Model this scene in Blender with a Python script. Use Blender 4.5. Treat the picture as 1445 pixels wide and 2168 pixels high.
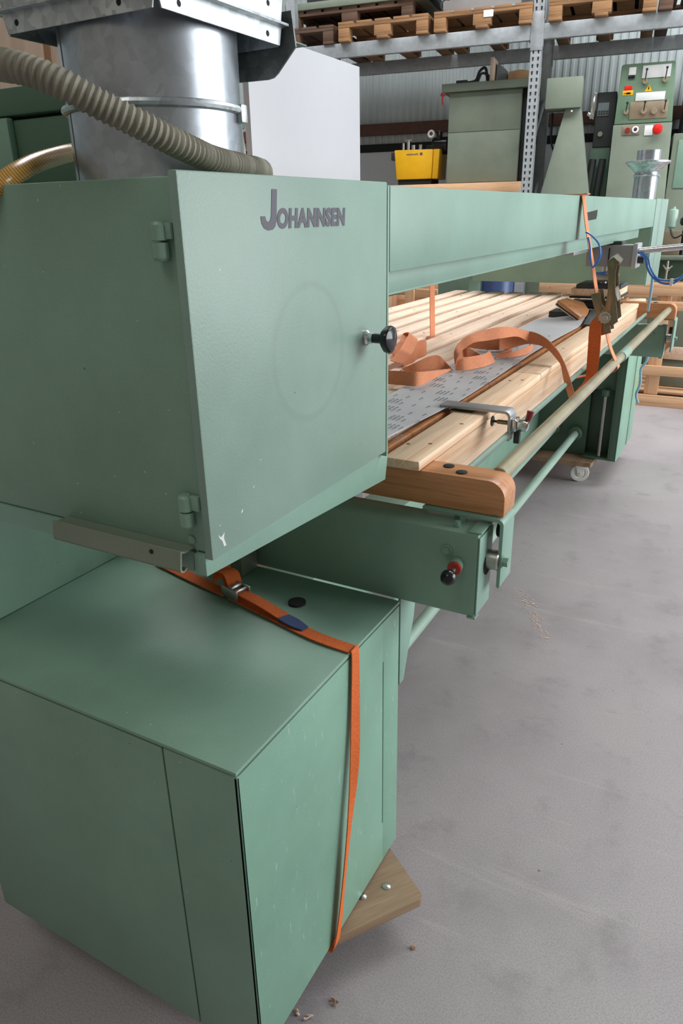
import bpy, bmesh, math, random
from mathutils import Vector, Matrix
random.seed(7)
for o in list(bpy.data.objects):
    bpy.data.objects.remove(o, do_unlink=True)
SC = bpy.context.scene
COL = SC.collection
PI = math.pi

# ------------------------------------------------------------------ camera
cd = bpy.data.cameras.new('camera')
cam = bpy.data.objects.new('camera', cd)
COL.objects.link(cam)
cd.sensor_fit = 'VERTICAL'
cd.sensor_height = 36.0
cd.lens = 1533.08 / 2168 * 36.0
cd.clip_end = 100
rt = Vector((0.87563972, 0.48263172, -0.0179364))
up = Vector((-0.16928194, 0.34148706, 0.9245162))
fw = Vector((-0.45232589, 0.8065068, -0.38072047))
cam.matrix_world = Matrix(((rt.x, up.x, -fw.x, 0), (rt.y, up.y, -fw.y, 0), (rt.z, up.z, -fw.z, 1.45), (0, 0, 0, 1)))
SC.camera = cam

# ------------------------------------------------------------------ light
w = bpy.data.worlds.new('overcast'); SC.world = w
w.use_nodes = True
bg = w.node_tree.nodes['Background']
bg.inputs['Color'].default_value = (1.0, 0.94, 0.82, 1)
bg.inputs['Strength'].default_value = 0.25

def area(name, loc, target, sx, sy, power, col):
    l = bpy.data.lights.new(name, 'AREA'); l.shape = 'RECTANGLE'; l.size = sx; l.size_y = sy
    l.energy = power; l.color = col
    o = bpy.data.objects.new(name, l); COL.objects.link(o)
    o.location = loc
    o.rotation_euler = (Vector(target) - Vector(loc)).to_track_quat('-Z', 'Y').to_euler()
    return o
# daylight through the open gate on the operator's side of the hall and through the roof lights, plus an added rear fill lamp
area('gate_daylight', (5.6, 4.8, 2.5), (-1.0, 3.0, 0.9), 5.5, 4.0, 535, (0.93, 0.98, 1.0))
area('roof_light', (0.9, 5.4, 5.4), (0.4, 5.2, 0), 1.6, 4.6, 290, (0.97, 0.98, 1.0))
area('roof_light_left', (-2.9, 4.6, 5.4), (-2.2, 4.4, 0), 1.4, 4.6, 190, (0.97, 0.98, 1.0))
area('rear_fill', (-1.2, -1.4, 5.3), (-0.9, 0.2, 0.6), 2.2, 2.2, 50, (1.0, 0.96, 0.88))  # added fill lamp behind the camera, brightens the hood and cabinet fronts
vs = SC.view_settings
SC.display_settings.display_device = 'sRGB'
vs.view_transform = 'Standard'; vs.look = 'None'; vs.exposure = 0.0; vs.gamma = 1.0
vs.use_curve_mapping = False

# ------------------------------------------------------------------ materials
def lin(c):
    c = c / 255.0
    return c / 12.92 if c <= 0.04045 else ((c + 0.055) / 1.055) ** 2.4
def rgb(r, g, b): return (lin(r), lin(g), lin(b), 1.0)
def scale(c, k): return (min(1, c[0] * k), min(1, c[1] * k), min(1, c[2] * k), 1.0)

def base_mat(name, rough=0.5, metal=0.0, spec=0.5):
    m = bpy.data.materials.new(name); m.use_nodes = True
    nt = m.node_tree; b = nt.nodes['Principled BSDF']
    b.inputs['Roughness'].default_value = rough
    b.inputs['Metallic'].default_value = metal
    b.inputs['Specular IOR Level'].default_value = spec
    return m, nt, b
def node(nt, t, **kw):
    n = nt.nodes.new(t)
    for k, v in kw.items():
        if k in n.inputs: n.inputs[k].default_value = v
        else: setattr(n, k, v)
    return n
def ramp(nt, fac, stops):
    r = nt.nodes.new('ShaderNodeValToRGB')
    e = r.color_ramp.elements
    while len(e) < len(stops): e.new(0.5)
    for i, (p, c) in enumerate(stops):
        e[i].position = p
        e[i].color = c if hasattr(c, '__len__') else (c, c, c, 1)
    nt.links.new(fac, r.inputs[0]); return r
def coords(nt, scl=(1, 1, 1), rot=(0, 0, 0)):
    g = nt.nodes.new('ShaderNodeNewGeometry') if False else nt.nodes.new('ShaderNodeTexCoord')
    mp = nt.nodes.new('ShaderNodeMapping')
    mp.inputs['Scale'].default_value = scl; mp.inputs['Rotation'].default_value = rot
    nt.links.new(g.outputs['Object'], mp.inputs[0]); return mp.outputs[0]
def mix(nt, fac, a, b):
    n = nt.nodes.new('ShaderNodeMix'); n.data_type = 'RGBA'
    if hasattr(fac, 'links') or hasattr(fac, 'is_linked'): nt.links.new(fac, n.inputs[0])
    else: n.inputs[0].default_value = fac
    for v, s in ((a, n.inputs[6]), (b, n.inputs[7])):
        if hasattr(v, 'is_linked'): nt.links.new(v, s)
        else: s.default_value = v
    return n.outputs[2]
def bump(nt, b, h, strength, dist):
    n = nt.nodes.new('ShaderNodeBump'); n.inputs['Strength'].default_value = strength; n.inputs['Distance'].default_value = dist
    nt.links.new(h, n.inputs['Height']); nt.links.new(n.outputs[0], b.inputs['Normal'])

def paint(name, col, rough=0.42, spots=True, wear=0.12, scratch=0.0, ring=None, spec=0.5):
    """Lacquered sheet steel: faint mottling, orange-peel relief, pale and dark specks, optional scratches."""
    m, nt, b = base_mat(name, rough, 0, spec)
    co = coords(nt)
    n1 = node(nt, 'ShaderNodeTexNoise', Scale=3.5, Detail=4.0, Roughness=0.6); nt.links.new(co, n1.inputs['Vector'])
    r1 = ramp(nt, n1.outputs[0], [(0.3, scale(col, 1 - wear)), (0.7, scale(col, 1 + wear))])
    c = r1.outputs[0]
    n2 = node(nt, 'ShaderNodeTexNoise', Scale=420.0, Detail=2.0); nt.links.new(co, n2.inputs['Vector'])
    c = mix(nt, ramp(nt, n2.outputs[0], [(0.35, 0.10), (0.65, 0.0)]).outputs[0], c, scale(col, 0.45))
    if spots:
        v = node(nt, 'ShaderNodeTexVoronoi', Scale=34.0); nt.links.new(co, v.inputs['Vector'])
        s = ramp(nt, v.outputs['Distance'], [(0.035, 1.0), (0.055, 0.0)])
        pick = ramp(nt, v.outputs['Color'], [(0.70, 0.0), (0.78, 0.75)])
        mm = node(nt, 'ShaderNodeMath', operation='MULTIPLY'); nt.links.new(s.outputs[0], mm.inputs[0]); nt.links.new(pick.outputs[0], mm.inputs[1])
        c = mix(nt, mm.outputs[0], c, (0.55, 0.58, 0.5, 1))
        v2 = node(nt, 'ShaderNodeTexVoronoi', Scale=21.0); nt.links.new(co, v2.inputs['Vector'])
        s2 = ramp(nt, v2.outputs['Distance'], [(0.02, 0.7), (0.035, 0.0)])
        c = mix(nt, s2.outputs[0], c, (0.03, 0.05, 0.04, 1))
    if scratch:
        c2 = coords(nt, (1, 10, 2.2), (math.radians(-52), 0, 0))
        n3 = node(nt, 'ShaderNodeTexNoise', Scale=9.0, Detail=3.0, Roughness=0.7); nt.links.new(c2, n3.inputs['Vector'])
        s3 = ramp(nt, n3.outputs[0], [(0.63, 0.0), (0.72, scratch)])
        c = mix(nt, s3.outputs[0], c, (0.42, 0.55, 0.5, 1))
    if ring:
        g = nt.nodes.new('ShaderNodeTexCoord')
        d = node(nt, 'ShaderNodeVectorMath', operation='DISTANCE'); nt.links.new(g.outputs['Object'], d.inputs[0]); d.inputs[1].default_value = ring
        rr = ramp(nt, d.outputs['Value'], [(0.083, 0.0), (0.088, 0.42), (0.092, 0.28), (0.098, 0.0)])
        c = mix(nt, rr.outputs[0], c, (0.18, 0.25, 0.21, 1))
    nt.links.new(c, b.inputs['Base Color'])
    n4 = node(nt, 'ShaderNodeTexNoise', Scale=300.0, Detail=2.0); nt.links.new(co, n4.inputs['Vector'])
    bump(nt, b, n4.outputs[0], 0.12, 0.002)
    return m

def wood(name, c1, c2, axis='Y', rough=0.6, knot=True, ring=26.0):
    m, nt, b = base_mat(name, rough)
    long_, cross = 0.9, ring
    scl = {'X': (long_, cross, cross), 'Y': (cross, long_, cross), 'Z': (cross, cross, long_)}[axis]
    co = coords(nt, scl)
    n1 = node(nt, 'ShaderNodeTexNoise', Scale=1.6, Detail=5.0, Roughness=0.62, Distortion=0.6); nt.links.new(co, n1.inputs['Vector'])
    c = ramp(nt, n1.outputs[0], [(0.32, c2), (0.5, c1), (0.62, scale(c1, 1.08)), (0.72, c2)]).outputs[0]
    fine = coords(nt, tuple(6 * s for s in scl))
    n2 = node(nt, 'ShaderNodeTexNoise', Scale=2.0, Detail=2.0); nt.links.new(fine, n2.inputs['Vector'])
    c = mix(nt, ramp(nt, n2.outputs[0], [(0.4, 0.22), (0.6, 0.0)]).outputs[0], c, scale(c2, 0.8))
    if knot:
        v = node(nt, 'ShaderNodeTexVoronoi', Scale=5.5); nt.links.new(coords(nt), v.inputs['Vector'])
        k = ramp(nt, v.outputs['Distance'], [(0.03, 0.8), (0.075, 0.0)])
        c = mix(nt, k.outputs[0], c, scale(c2, 0.35))
    nt.links.new(c, b.inputs['Base Color'])
    bump(nt, b, n2.outputs[0], 0.15, 0.002)
    return m

def plain(name, col, rough=0.5, metal=0.0, vary=0.12, nscale=14.0, spec=0.5, bumpy=0.0):
    m, nt, b = base_mat(name, rough, metal, spec)
    n = node(nt, 'ShaderNodeTexNoise', Scale=nscale, Detail=4.0, Roughness=0.6); nt.links.new(coords(nt), n.inputs['Vector'])
    r = ramp(nt, n.outputs[0], [(0.3, scale(col, 1 - vary)), (0.7, scale(col, 1 + vary))])
    nt.links.new(r.outputs[0], b.inputs['Base Color'])
    if bumpy: bump(nt, b, n.outputs[0], bumpy, 0.003)
    return m

def galvanised(name, col, rough=0.38, vary=0.22):
    m, nt, b = base_mat(name, rough, 0.85)
    v = node(nt, 'ShaderNodeTexVoronoi', Scale=95.0); nt.links.new(coords(nt), v.inputs['Vector'])
    n = node(nt, 'ShaderNodeTexNoise', Scale=9.0, Detail=5.0); nt.links.new(coords(nt), n.inputs['Vector'])
    r = ramp(nt, v.outputs['Color'], [(0.2, scale(col, 1 - vary)), (0.8, scale(col, 1 + vary))])
    c = mix(nt, ramp(nt, n.outputs[0], [(0.4, 0.5), (0.6, 0.0)]).outputs[0], r.outputs[0], scale(col, 0.62))
    nt.links.new(c, b.inputs['Base Color'])
    rr = ramp(nt, n.outputs[0], [(0.3, rough + 0.12), (0.7, rough - 0.08)]); nt.links.new(rr.outputs[0], b.inputs['Roughness'])
    return m

def webbing(name, col, dark):
    m, nt, b = base_mat(name, 0.75, 0, 0.25)
    co = coords(nt)
    n = node(nt, 'ShaderNodeTexNoise', Scale=900.0, Detail=1.0); nt.links.new(co, n.inputs['Vector'])
    r = ramp(nt, n.outputs[0], [(0.38, dark), (0.6, col)])
    n2 = node(nt, 'ShaderNodeTexNoise', Scale=12.0, Detail=3.0); nt.links.new(co, n2.inputs['Vector'])
    c = mix(nt, ramp(nt, n2.outputs[0], [(0.4, 0.0), (0.65, 0.35)]).outputs[0], r.outputs[0], scale(col, 0.6))
    nt.links.new(c, b.inputs['Base Color'])
    bump(nt, b, n.outputs[0], 0.4, 0.002)
    return m

def concrete():
    m, nt, b = base_mat('concrete_floor', 0.55, 0, 0.35)
    co = coords(nt)
    n1 = node(nt, 'ShaderNodeTexNoise', Scale=0.9, Detail=6.0, Roughness=0.6); nt.links.new(co, n1.inputs['Vector'])
    c = ramp(nt, n1.outputs[0], [(0.3, rgb(142, 136, 138)), (0.5, rgb(163, 157, 159)), (0.72, rgb(174, 168, 169))]).outputs[0]
    n2 = node(nt, 'ShaderNodeTexNoise', Scale=7.0, Detail=5.0, Roughness=0.65); nt.links.new(co, n2.inputs['Vector'])
    c = mix(nt, ramp(nt, n2.outputs[0], [(0.25, 0.40), (0.45, 0.0)]).outputs[0], c, rgb(112, 106, 108))
    c2 = coords(nt, (0.5, 6.0, 1), (0, 0, math.radians(-38)))
    n3 = node(nt, 'ShaderNodeTexNoise', Scale=1.6, Detail=5.0, Roughness=0.7); nt.links.new(c2, n3.inputs['Vector'])
    c = mix(nt, ramp(nt, n3.outputs[0], [(0.60, 0.0), (0.74, 0.35)]).outputs[0], c, rgb(196, 190, 188))
    n4 = node(nt, 'ShaderNodeTexNoise', Scale=260.0, Detail=2.0); nt.links.new(co, n4.inputs['Vector'])
    c = mix(nt, ramp(nt, n4.outputs[0], [(0.35, 0.3), (0.6, 0.0)]).outputs[0], c, rgb(104, 98, 98))
    v = node(nt, 'ShaderNodeTexVoronoi', Scale=7.0); nt.links.new(co, v.inputs['Vector'])
    c = mix(nt, ramp(nt, v.outputs['Distance'], [(0.018, 0.7), (0.03, 0.0)]).outputs[0], c, rgb(85, 78, 76))
    nt.links.new(c, b.inputs['Base Color'])
    bump(nt, b, n4.outputs[0], 0.10, 0.002)
    return m

def braided(name):
    m, nt, b = base_mat(name, 0.25, 0, 0.6)
    co = coords(nt)
    wv = node(nt, 'ShaderNodeTexWave', Scale=120.0, Distortion=0.0); wv.bands_direction = 'DIAGONAL'; nt.links.new(co, wv.inputs['Vector'])
    r = ramp(nt, wv.outputs['Color'], [(0.55, rgb(176, 120, 40)), (0.85, rgb(214, 180, 110))])
    nt.links.new(r.outputs[0], b.inputs['Base Color'])
    return m

G = rgb(128, 160, 142)
M = {
 'green': paint('green_lacquer', G, 0.42),
 'door_green': paint('green_lacquer_door', rgb(131, 157, 145), 0.40, ring=(0, 0.235, 1.275)),
 'side_green': paint('green_lacquer_scratched', rgb(122, 162, 142), 0.42, scratch=0.7),
 'beam_green': paint('green_lacquer_beam', rgb(130, 163, 148), 0.42, spots=False),
 'dark_green': paint('dark_green_lacquer', rgb(78, 106, 88), 0.5, spots=False),
 'old_green': paint('grey_green_lacquer', rgb(120, 130, 115), 0.5, spots=False),
 'panel_green': paint('olive_green_lacquer', rgb(106, 132, 108), 0.5, spots=False),
 'pine': wood('pale_pine', rgb(242, 214, 192), rgb(226, 190, 160), 'Y', 0.65),
 'pine_rail': wood('warm_pine', rgb(244, 212, 180), rgb(226, 178, 138), 'Y', 0.6),
 'varnish': wood('varnished_pine', rgb(198, 138, 92), rgb(166, 104, 62), 'X', 0.38),
 'crate_x': wood('crate_timber', rgb(222, 178, 138), rgb(196, 146, 106), 'X', 0.75),
 'crate_z': wood('crate_post_timber', rgb(222, 178, 138), rgb(196, 146, 106), 'Z', 0.75),
 'pallet': wood('weathered_pallet_wood', rgb(154, 114, 76), rgb(108, 78, 52), 'X', 0.8, knot=False),
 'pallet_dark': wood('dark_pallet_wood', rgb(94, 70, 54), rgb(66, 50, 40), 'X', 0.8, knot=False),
 'ply': wood('worn_plywood', rgb(156, 130, 104), rgb(118, 92, 72), 'Y', 0.7, knot=False, ring=14),
 'beige': wood('beige_panel_wood', rgb(226, 202, 184), rgb(212, 184, 164), 'Z', 0.6, knot=False, ring=8),
 'batten': wood('brown_batten_wood', rgb(168, 128, 100), rgb(140, 102, 78), 'Z', 0.7, knot=False),
 'white_board': plain('white_melamine', rgb(182, 183, 189), 0.35, vary=0.01),
 'steel': plain('bare_steel', rgb(178, 174, 168), 0.32, 0.9, vary=0.1),
 'chrome': plain('bright_chrome', rgb(215, 215, 218), 0.15, 1.0, vary=0.03),
 'alu': plain('brushed_aluminium', rgb(176, 176, 178), 0.42, 0.7, vary=0.05),
 'grey_paint': plain('grey_enamel', rgb(150, 148, 148), 0.45, vary=0.05),
 'brass_steel': plain('passivated_zinc', rgb(136, 124, 102), 0.28, 0.9, vary=0.2),
 'galv': galvanised('galvanised_sheet', rgb(196, 202, 206)),
 'rack_galv': plain('rack_zinc_coating', rgb(168, 174, 178), 0.4, 0.35, vary=0.14, nscale=22),
 'galv_dark': galvanised('dull_galvanised_sheet', rgb(120, 124, 122), 0.5),
 'galv_duct': galvanised('galvanised_duct', rgb(176, 182, 190), 0.30, 0.08),
 'tube': plain('worn_beige_tube_paint', rgb(160, 150, 122), 0.32, 0.3, vary=0.22, nscale=9),
 'rod_green': paint('pale_green_rod_paint', rgb(146, 172, 158), 0.45, spots=False),
 'black': plain('black_bakelite', rgb(22, 22, 26), 0.18, vary=0.05),
 'rubber': plain('black_rubber', rgb(30, 30, 32), 0.6, vary=0.1),
 'dark': plain('dark_gap', rgb(26, 30, 28), 0.8),
 'charcoal': plain('charcoal_plastic', rgb(48, 52, 54), 0.5),
 'red': plain('red_plastic', rgb(206, 30, 24), 0.3, vary=0.05),
 'dark_red': plain('dark_red_plastic', rgb(130, 36, 40), 0.35),
 'red_rubber': plain('red_rubber_collar', rgb(178, 52, 44), 0.5),
 'yellow': plain('yellow_enamel', rgb(226, 172, 16), 0.42, vary=0.05),
 'orange': webbing('orange_webbing', rgb(240, 124, 62), rgb(188, 84, 42)),
 'faded': webbing('faded_orange_webbing', rgb(244, 166, 126), rgb(206, 120, 82)),
 'blue_tag': plain('dark_blue_fabric', rgb(46, 66, 110), 0.7),
 'blue_hose': plain('blue_pneumatic_hose', rgb(64, 118, 196), 0.25, vary=0.05),
 'pale_blue': plain('pale_blue_hose', rgb(140, 172, 196), 0.3, vary=0.05),
 'blue_drum': plain('blue_plastic_drum', rgb(46, 64, 104), 0.4),
 'hose': plain('dusty_grey_hose', rgb(126, 122, 108), 0.65, vary=0.2, nscale=30),
 'braid': braided('amber_braided_hose'),
 'abrasive': plain('abrasive_belt_back', rgb(206, 204, 206), 0.6, vary=0.08, nscale=7),
 'ink': plain('grey_ink', rgb(164, 160, 170), 0.7),
 'letter': plain('dark_grey_print', rgb(84, 80, 92), 0.55, vary=0.05),
 'felt': plain('dark_felt', rgb(52, 46, 44), 0.9),
 'label': plain('white_label', rgb(214, 216, 214), 0.5, vary=0.04),
 'paper': plain('white_paper', rgb(236, 238, 236), 0.6, vary=0.02),
 'tan': plain('tan_metal', rgb(140, 124, 102), 0.5, 0.2),
 'wall_low': plain('white_wall_board', rgb(222, 224, 230), 0.5, vary=0.03, nscale=2),
 'wall': plain('pale_wall_sheet', rgb(196, 206, 206), 0.55, vary=0.05, nscale=2),
 'ceiling': plain('grey_ceiling', rgb(150, 152, 152), 0.8),
 'rust': plain('rust_brown_primer', rgb(104, 72, 62), 0.7),
 'cardboard': plain('brown_cardboard', rgb(170, 132, 96), 0.8),
 'white_wheel': plain('white_nylon', rgb(214, 214, 208), 0.4, vary=0.03),
 'plate_grey': plain('blue_grey_paint', rgb(120, 130, 136), 0.5),
 'floor': concrete(),
}

# ------------------------------------------------------------------ mesh builder
class MB:
    def __init__(s): s.bm = bmesh.new()
    def _merge(s, t, mx=None):
        if mx is not None: bmesh.ops.transform(t, matrix=mx, verts=t.verts)
        bmesh.ops.recalc_face_normals(t, faces=t.faces)
        me = bpy.data.meshes.new('tmp'); t.to_mesh(me); t.free(); s.bm.from_mesh(me); bpy.data.meshes.remove(me)
        return s
    def box(s, x0, x1, y0, y1, z0, z1, bev=0.0, mx=None, seg=2):
        t = bmesh.new(); bmesh.ops.create_cube(t, size=1)
        for v in t.verts: v.co = Vector(((x0 + x1) / 2 + v.co.x * (x1 - x0), (y0 + y1) / 2 + v.co.y * (y1 - y0), (z0 + z1) / 2 + v.co.z * (z1 - z0)))
        if bev: bmesh.ops.bevel(t, geom=t.edges[:], offset=bev, segments=seg, affect='EDGES', profile=0.5)
        return s._merge(t, mx)
    def prism(s, poly, axis, a, b, bev=0.0, mx=None):
        """poly in the two other axes (in order xyz), extruded from a to b along axis."""
        def P(u, v, k): return Vector({'x': (k, u, v), 'y': (u, k, v), 'z': (u, v, k)}[axis])
        t = bmesh.new(); n = len(poly)
        A = [t.verts.new(P(u, v, a)) for u, v in poly]; B = [t.verts.new(P(u, v, b)) for u, v in poly]
        t.faces.new(A); t.faces.new(B)
        for i in range(n): t.faces.new((A[i], A[(i + 1) % n], B[(i + 1) % n], B[i]))
        if bev:
            bmesh.ops.recalc_face_normals(t, faces=t.faces)
            bmesh.ops.bevel(t, geom=t.edges[:], offset=bev, segments=2, affect='EDGES', profile=0.5)
        return s._merge(t, mx)
    def tube(s, pts, r, seg=12, caps=True, smooth=0):
        pts = [Vector(p) for p in pts]
        if smooth: pts = catmull(pts, smooth)
        R = r if callable(r) else (lambda u: r)
        t = bmesh.new(); rings = []; n = len(pts); ref = None
        for i, p in enumerate(pts):
            d = (pts[min(i + 1, n - 1)] - pts[max(i - 1, 0)]).normalized()
            if ref is None: ref = d.orthogonal().normalized()
            ref = (ref - d * ref.dot(d)).normalized(); q = d.cross(ref); rr = R(i / max(1, n - 1))
            rings.append([t.verts.new(p + (ref * math.cos(2 * PI * k / seg) + q * math.sin(2 * PI * k / seg)) * rr) for k in range(seg)])
        for a, b in zip(rings, rings[1:]):
            for k in range(seg): t.faces.new((a[k], a[(k + 1) % seg], b[(k + 1) % seg], b[k]))
        if caps: t.faces.new(rings[0]); t.faces.new(rings[-1])
        return s._merge(t)
    def lathe(s, prof, origin, axis, seg=20, lobes=0, lobe_amp=0.0):
        """prof: (radius, height) along axis from origin."""
        o = Vector(origin); d = Vector(axis).normalized(); u = d.orthogonal().normalized(); v = d.cross(u)
        t = bmesh.new(); rings = []
        for r, h in prof:
            if r < 1e-6: rings.append([t.verts.new(o + d * h)]); continue
            ring = []
            for k in range(seg):
                a = 2 * PI * k / seg; rr = r * (1 + lobe_amp * math.cos(lobes * a)) if lobes else r
                ring.append(t.verts.new(o + d * h + (u * math.cos(a) + v * math.sin(a)) * rr))
            rings.append(ring)
        for a, b in zip(rings, rings[1:]):
            if len(a) == 1 and len(b) == 1: continue
            for k in range(seg):
                k2 = (k + 1) % seg
                if len(a) == 1: t.faces.new((a[0], b[k2], b[k]))
                elif len(b) == 1: t.faces.new((a[k], a[k2], b[0]))
                else: t.faces.new((a[k], a[k2], b[k2], b[k]))
        if len(rings[0]) > 1: t.faces.new(rings[0])
        if len(rings[-1]) > 1: t.faces.new(rings[-1])
        return s._merge(t)
    def cyl(s, p, q, r, seg=16):
        p, q = Vector(p), Vector(q); L = (q - p).length; c = min(r * 0.12, L * 0.2)
        return s.lathe([(r - c, 0), (r, c), (r, L - c), (r - c, L)], p, q - p, seg)
    def hexa(s, p, q, r): return s.lathe([(r, 0), (r, (Vector(q) - Vector(p)).length)], p, Vector(q) - Vector(p), 6)
    def ring(s, c, axis, R, r, seg=40, ts=8):
        o = Vector(c); d = Vector(axis).normalized(); u = d.orthogonal().normalized(); v = d.cross(u)
        t = bmesh.new(); g = []
        for i in range(seg):
            a = 2 * PI * i / seg; e = u * math.cos(a) + v * math.sin(a)
            g.append([t.verts.new(o + e * (R + r * math.cos(2 * PI * k / ts)) + d * r * math.sin(2 * PI * k / ts)) for k in range(ts)])
        for i in range(seg):
            a, b = g[i], g[(i + 1) % seg]
            for k in range(ts): t.faces.new((a[k], a[(k + 1) % ts], b[(k + 1) % ts], b[k]))
        return s._merge(t)
    def ribbon(s, pairs, th=0.0016, sub=8, closed=False):
        """pairs of edge points; a strip with thickness, smoothed through the pairs."""
        A = [Vector(p[0]) for p in pairs]; B = [Vector(p[1]) for p in pairs]
        if sub: A = catmull(A, sub); B = catmull(B, sub)
        t = bmesh.new(); rows = []; n = len(A)
        for i in range(n):
            j0, j1 = max(i - 1, 0), min(i + 1, n - 1)
            T = (A[j1] + B[j1]) - (A[j0] + B[j0]); W = A[i] - B[i]; N = T.cross(W)
            N = N.normalized() * th / 2 if N.length > 1e-9 else (rows[-1][4] if rows else Vector((0, 0, th / 2)))
            if rows and N.dot(rows[-1][4]) < -0.3 * th * th / 4: N = -N if False else N
            rows.append((A[i] + N, B[i] + N, B[i] - N, A[i] - N, N))
        vs_ = [[t.verts.new(p) for p in r[:4]] for r in rows]
        for a, b in zip(vs_, vs_[1:]):
            for k in range(4): t.faces.new((a[k], a[(k + 1) % 4], b[(k + 1) % 4], b[k]))
        t.faces.new(vs_[0]); t.faces.new(vs_[-1])
        return s._merge(t)
    def sheet(s, grid, th):
        """grid of points -> thin sheet"""
        t = bmesh.new(); R = [[t.verts.new(p) for p in row] for row in grid]; L = [[t.verts.new(Vector(p) - Vector((0, 0, th))) for p in row] for row in grid]
        n, m = len(grid), len(grid[0])
        for i in range(n - 1):
            for j in range(m - 1):
                t.faces.new((R[i][j], R[i][j + 1], R[i + 1][j + 1], R[i + 1][j])); t.faces.new((L[i][j], L[i + 1][j], L[i + 1][j + 1], L[i][j + 1]))
        for i in range(n - 1):
            for j in (0, m - 1): t.faces.new((R[i][j], R[i + 1][j], L[i + 1][j], L[i][j]))
        for j in range(m - 1):
            for i in (0, n - 1): t.faces.new((R[i][j], L[i][j], L[i][j + 1], R[i][j + 1]))
        return s._merge(t)

def catmull(P, n):
    out = []
    for i in range(len(P) - 1):
        p0 = P[max(i - 1, 0)]; p1 = P[i]; p2 = P[i + 1]; p3 = P[min(i + 2, len(P) - 1)]
        for k in range(n):
            t = k / n
            out.append(0.5 * ((2 * p1) + (p2 - p0) * t + (2 * p0 - 5 * p1 + 4 * p2 - p3) * t * t + (3 * p1 - p0 - 3 * p2 + p3) * t ** 3))
    out.append(P[-1].copy()); return out

# ------------------------------------------------------------------ things, parts
RACK = Matrix.Translation((-1.93, 6.85, 0)) @ Matrix.Rotation(math.radians(9), 4, 'Z')
WORLD = Matrix.Identity(4)
ORG = {}
def tag(o, label=None, cat=None, group=None, kind=None):
    if label: o['label'] = label
    if cat: o['category'] = cat
    if group: o['group'] = group
    if kind: o['kind'] = kind
    return o
def thing(name, label, cat, loc=(0, 0, 0), frame=WORLD, group=None, rz=0.0):
    """an Empty at the thing's base; parts are written in the frame's own coordinates"""
    o = bpy.data.objects.new(name, None); o.empty_display_size = 0.1; COL.objects.link(o)
    o.matrix_world = frame @ Matrix.Translation(loc) @ Matrix.Rotation(rz, 4, 'Z')
    ORG[o] = Matrix.Translation(loc).inverted() if not rz else WORLD
    return tag(o, label, cat, group)
def obj(name, mb, mat, parent=None, label=None, loc=None, frame=WORLD, ang=35, kind=None):
    me = bpy.data.meshes.new(name)
    org = ORG[parent] if parent is not None else Matrix.Translation(loc or (0, 0, 0)).inverted()
    bmesh.ops.transform(mb.bm, matrix=org, verts=mb.bm.verts)
    mb.bm.to_mesh(me); mb.bm.free()
    for p in me.polygons: p.use_smooth = True
    me.set_sharp_from_angle(angle=math.radians(ang))
    me.materials.append(M[mat] if isinstance(mat, str) else mat)
    o = bpy.data.objects.new(name, me); COL.objects.link(o)
    if parent is not None: o.parent = parent; ORG[o] = org
    else: o.matrix_world = frame @ Matrix.Translation(loc or (0, 0, 0)); ORG[o] = org
    if label: o['label'] = label
    if kind: o['kind'] = kind
    return o
def text_bm(s, size, mx, depth=0.0005, bold=0.0, shear=0.0, spacing=1.0):
    cu = bpy.data.curves.new('t', 'FONT'); cu.body = s; cu.size = size; cu.extrude = depth; cu.offset = bold; cu.shear = shear; cu.space_character = spacing
    cu.resolution_u = 4
    to = bpy.data.objects.new('t', cu); COL.objects.link(to)
    dg = bpy.context.evaluated_depsgraph_get()
    me = bpy.data.meshes.new_from_object(to.evaluated_get(dg))
    bpy.data.objects.remove(to); bpy.data.curves.remove(cu)
    me.transform(mx); return me
def add_text(mb, *a, **k):
    me = text_bm(*a, **k); mb.bm.from_mesh(me); bpy.data.meshes.remove(me)
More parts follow.
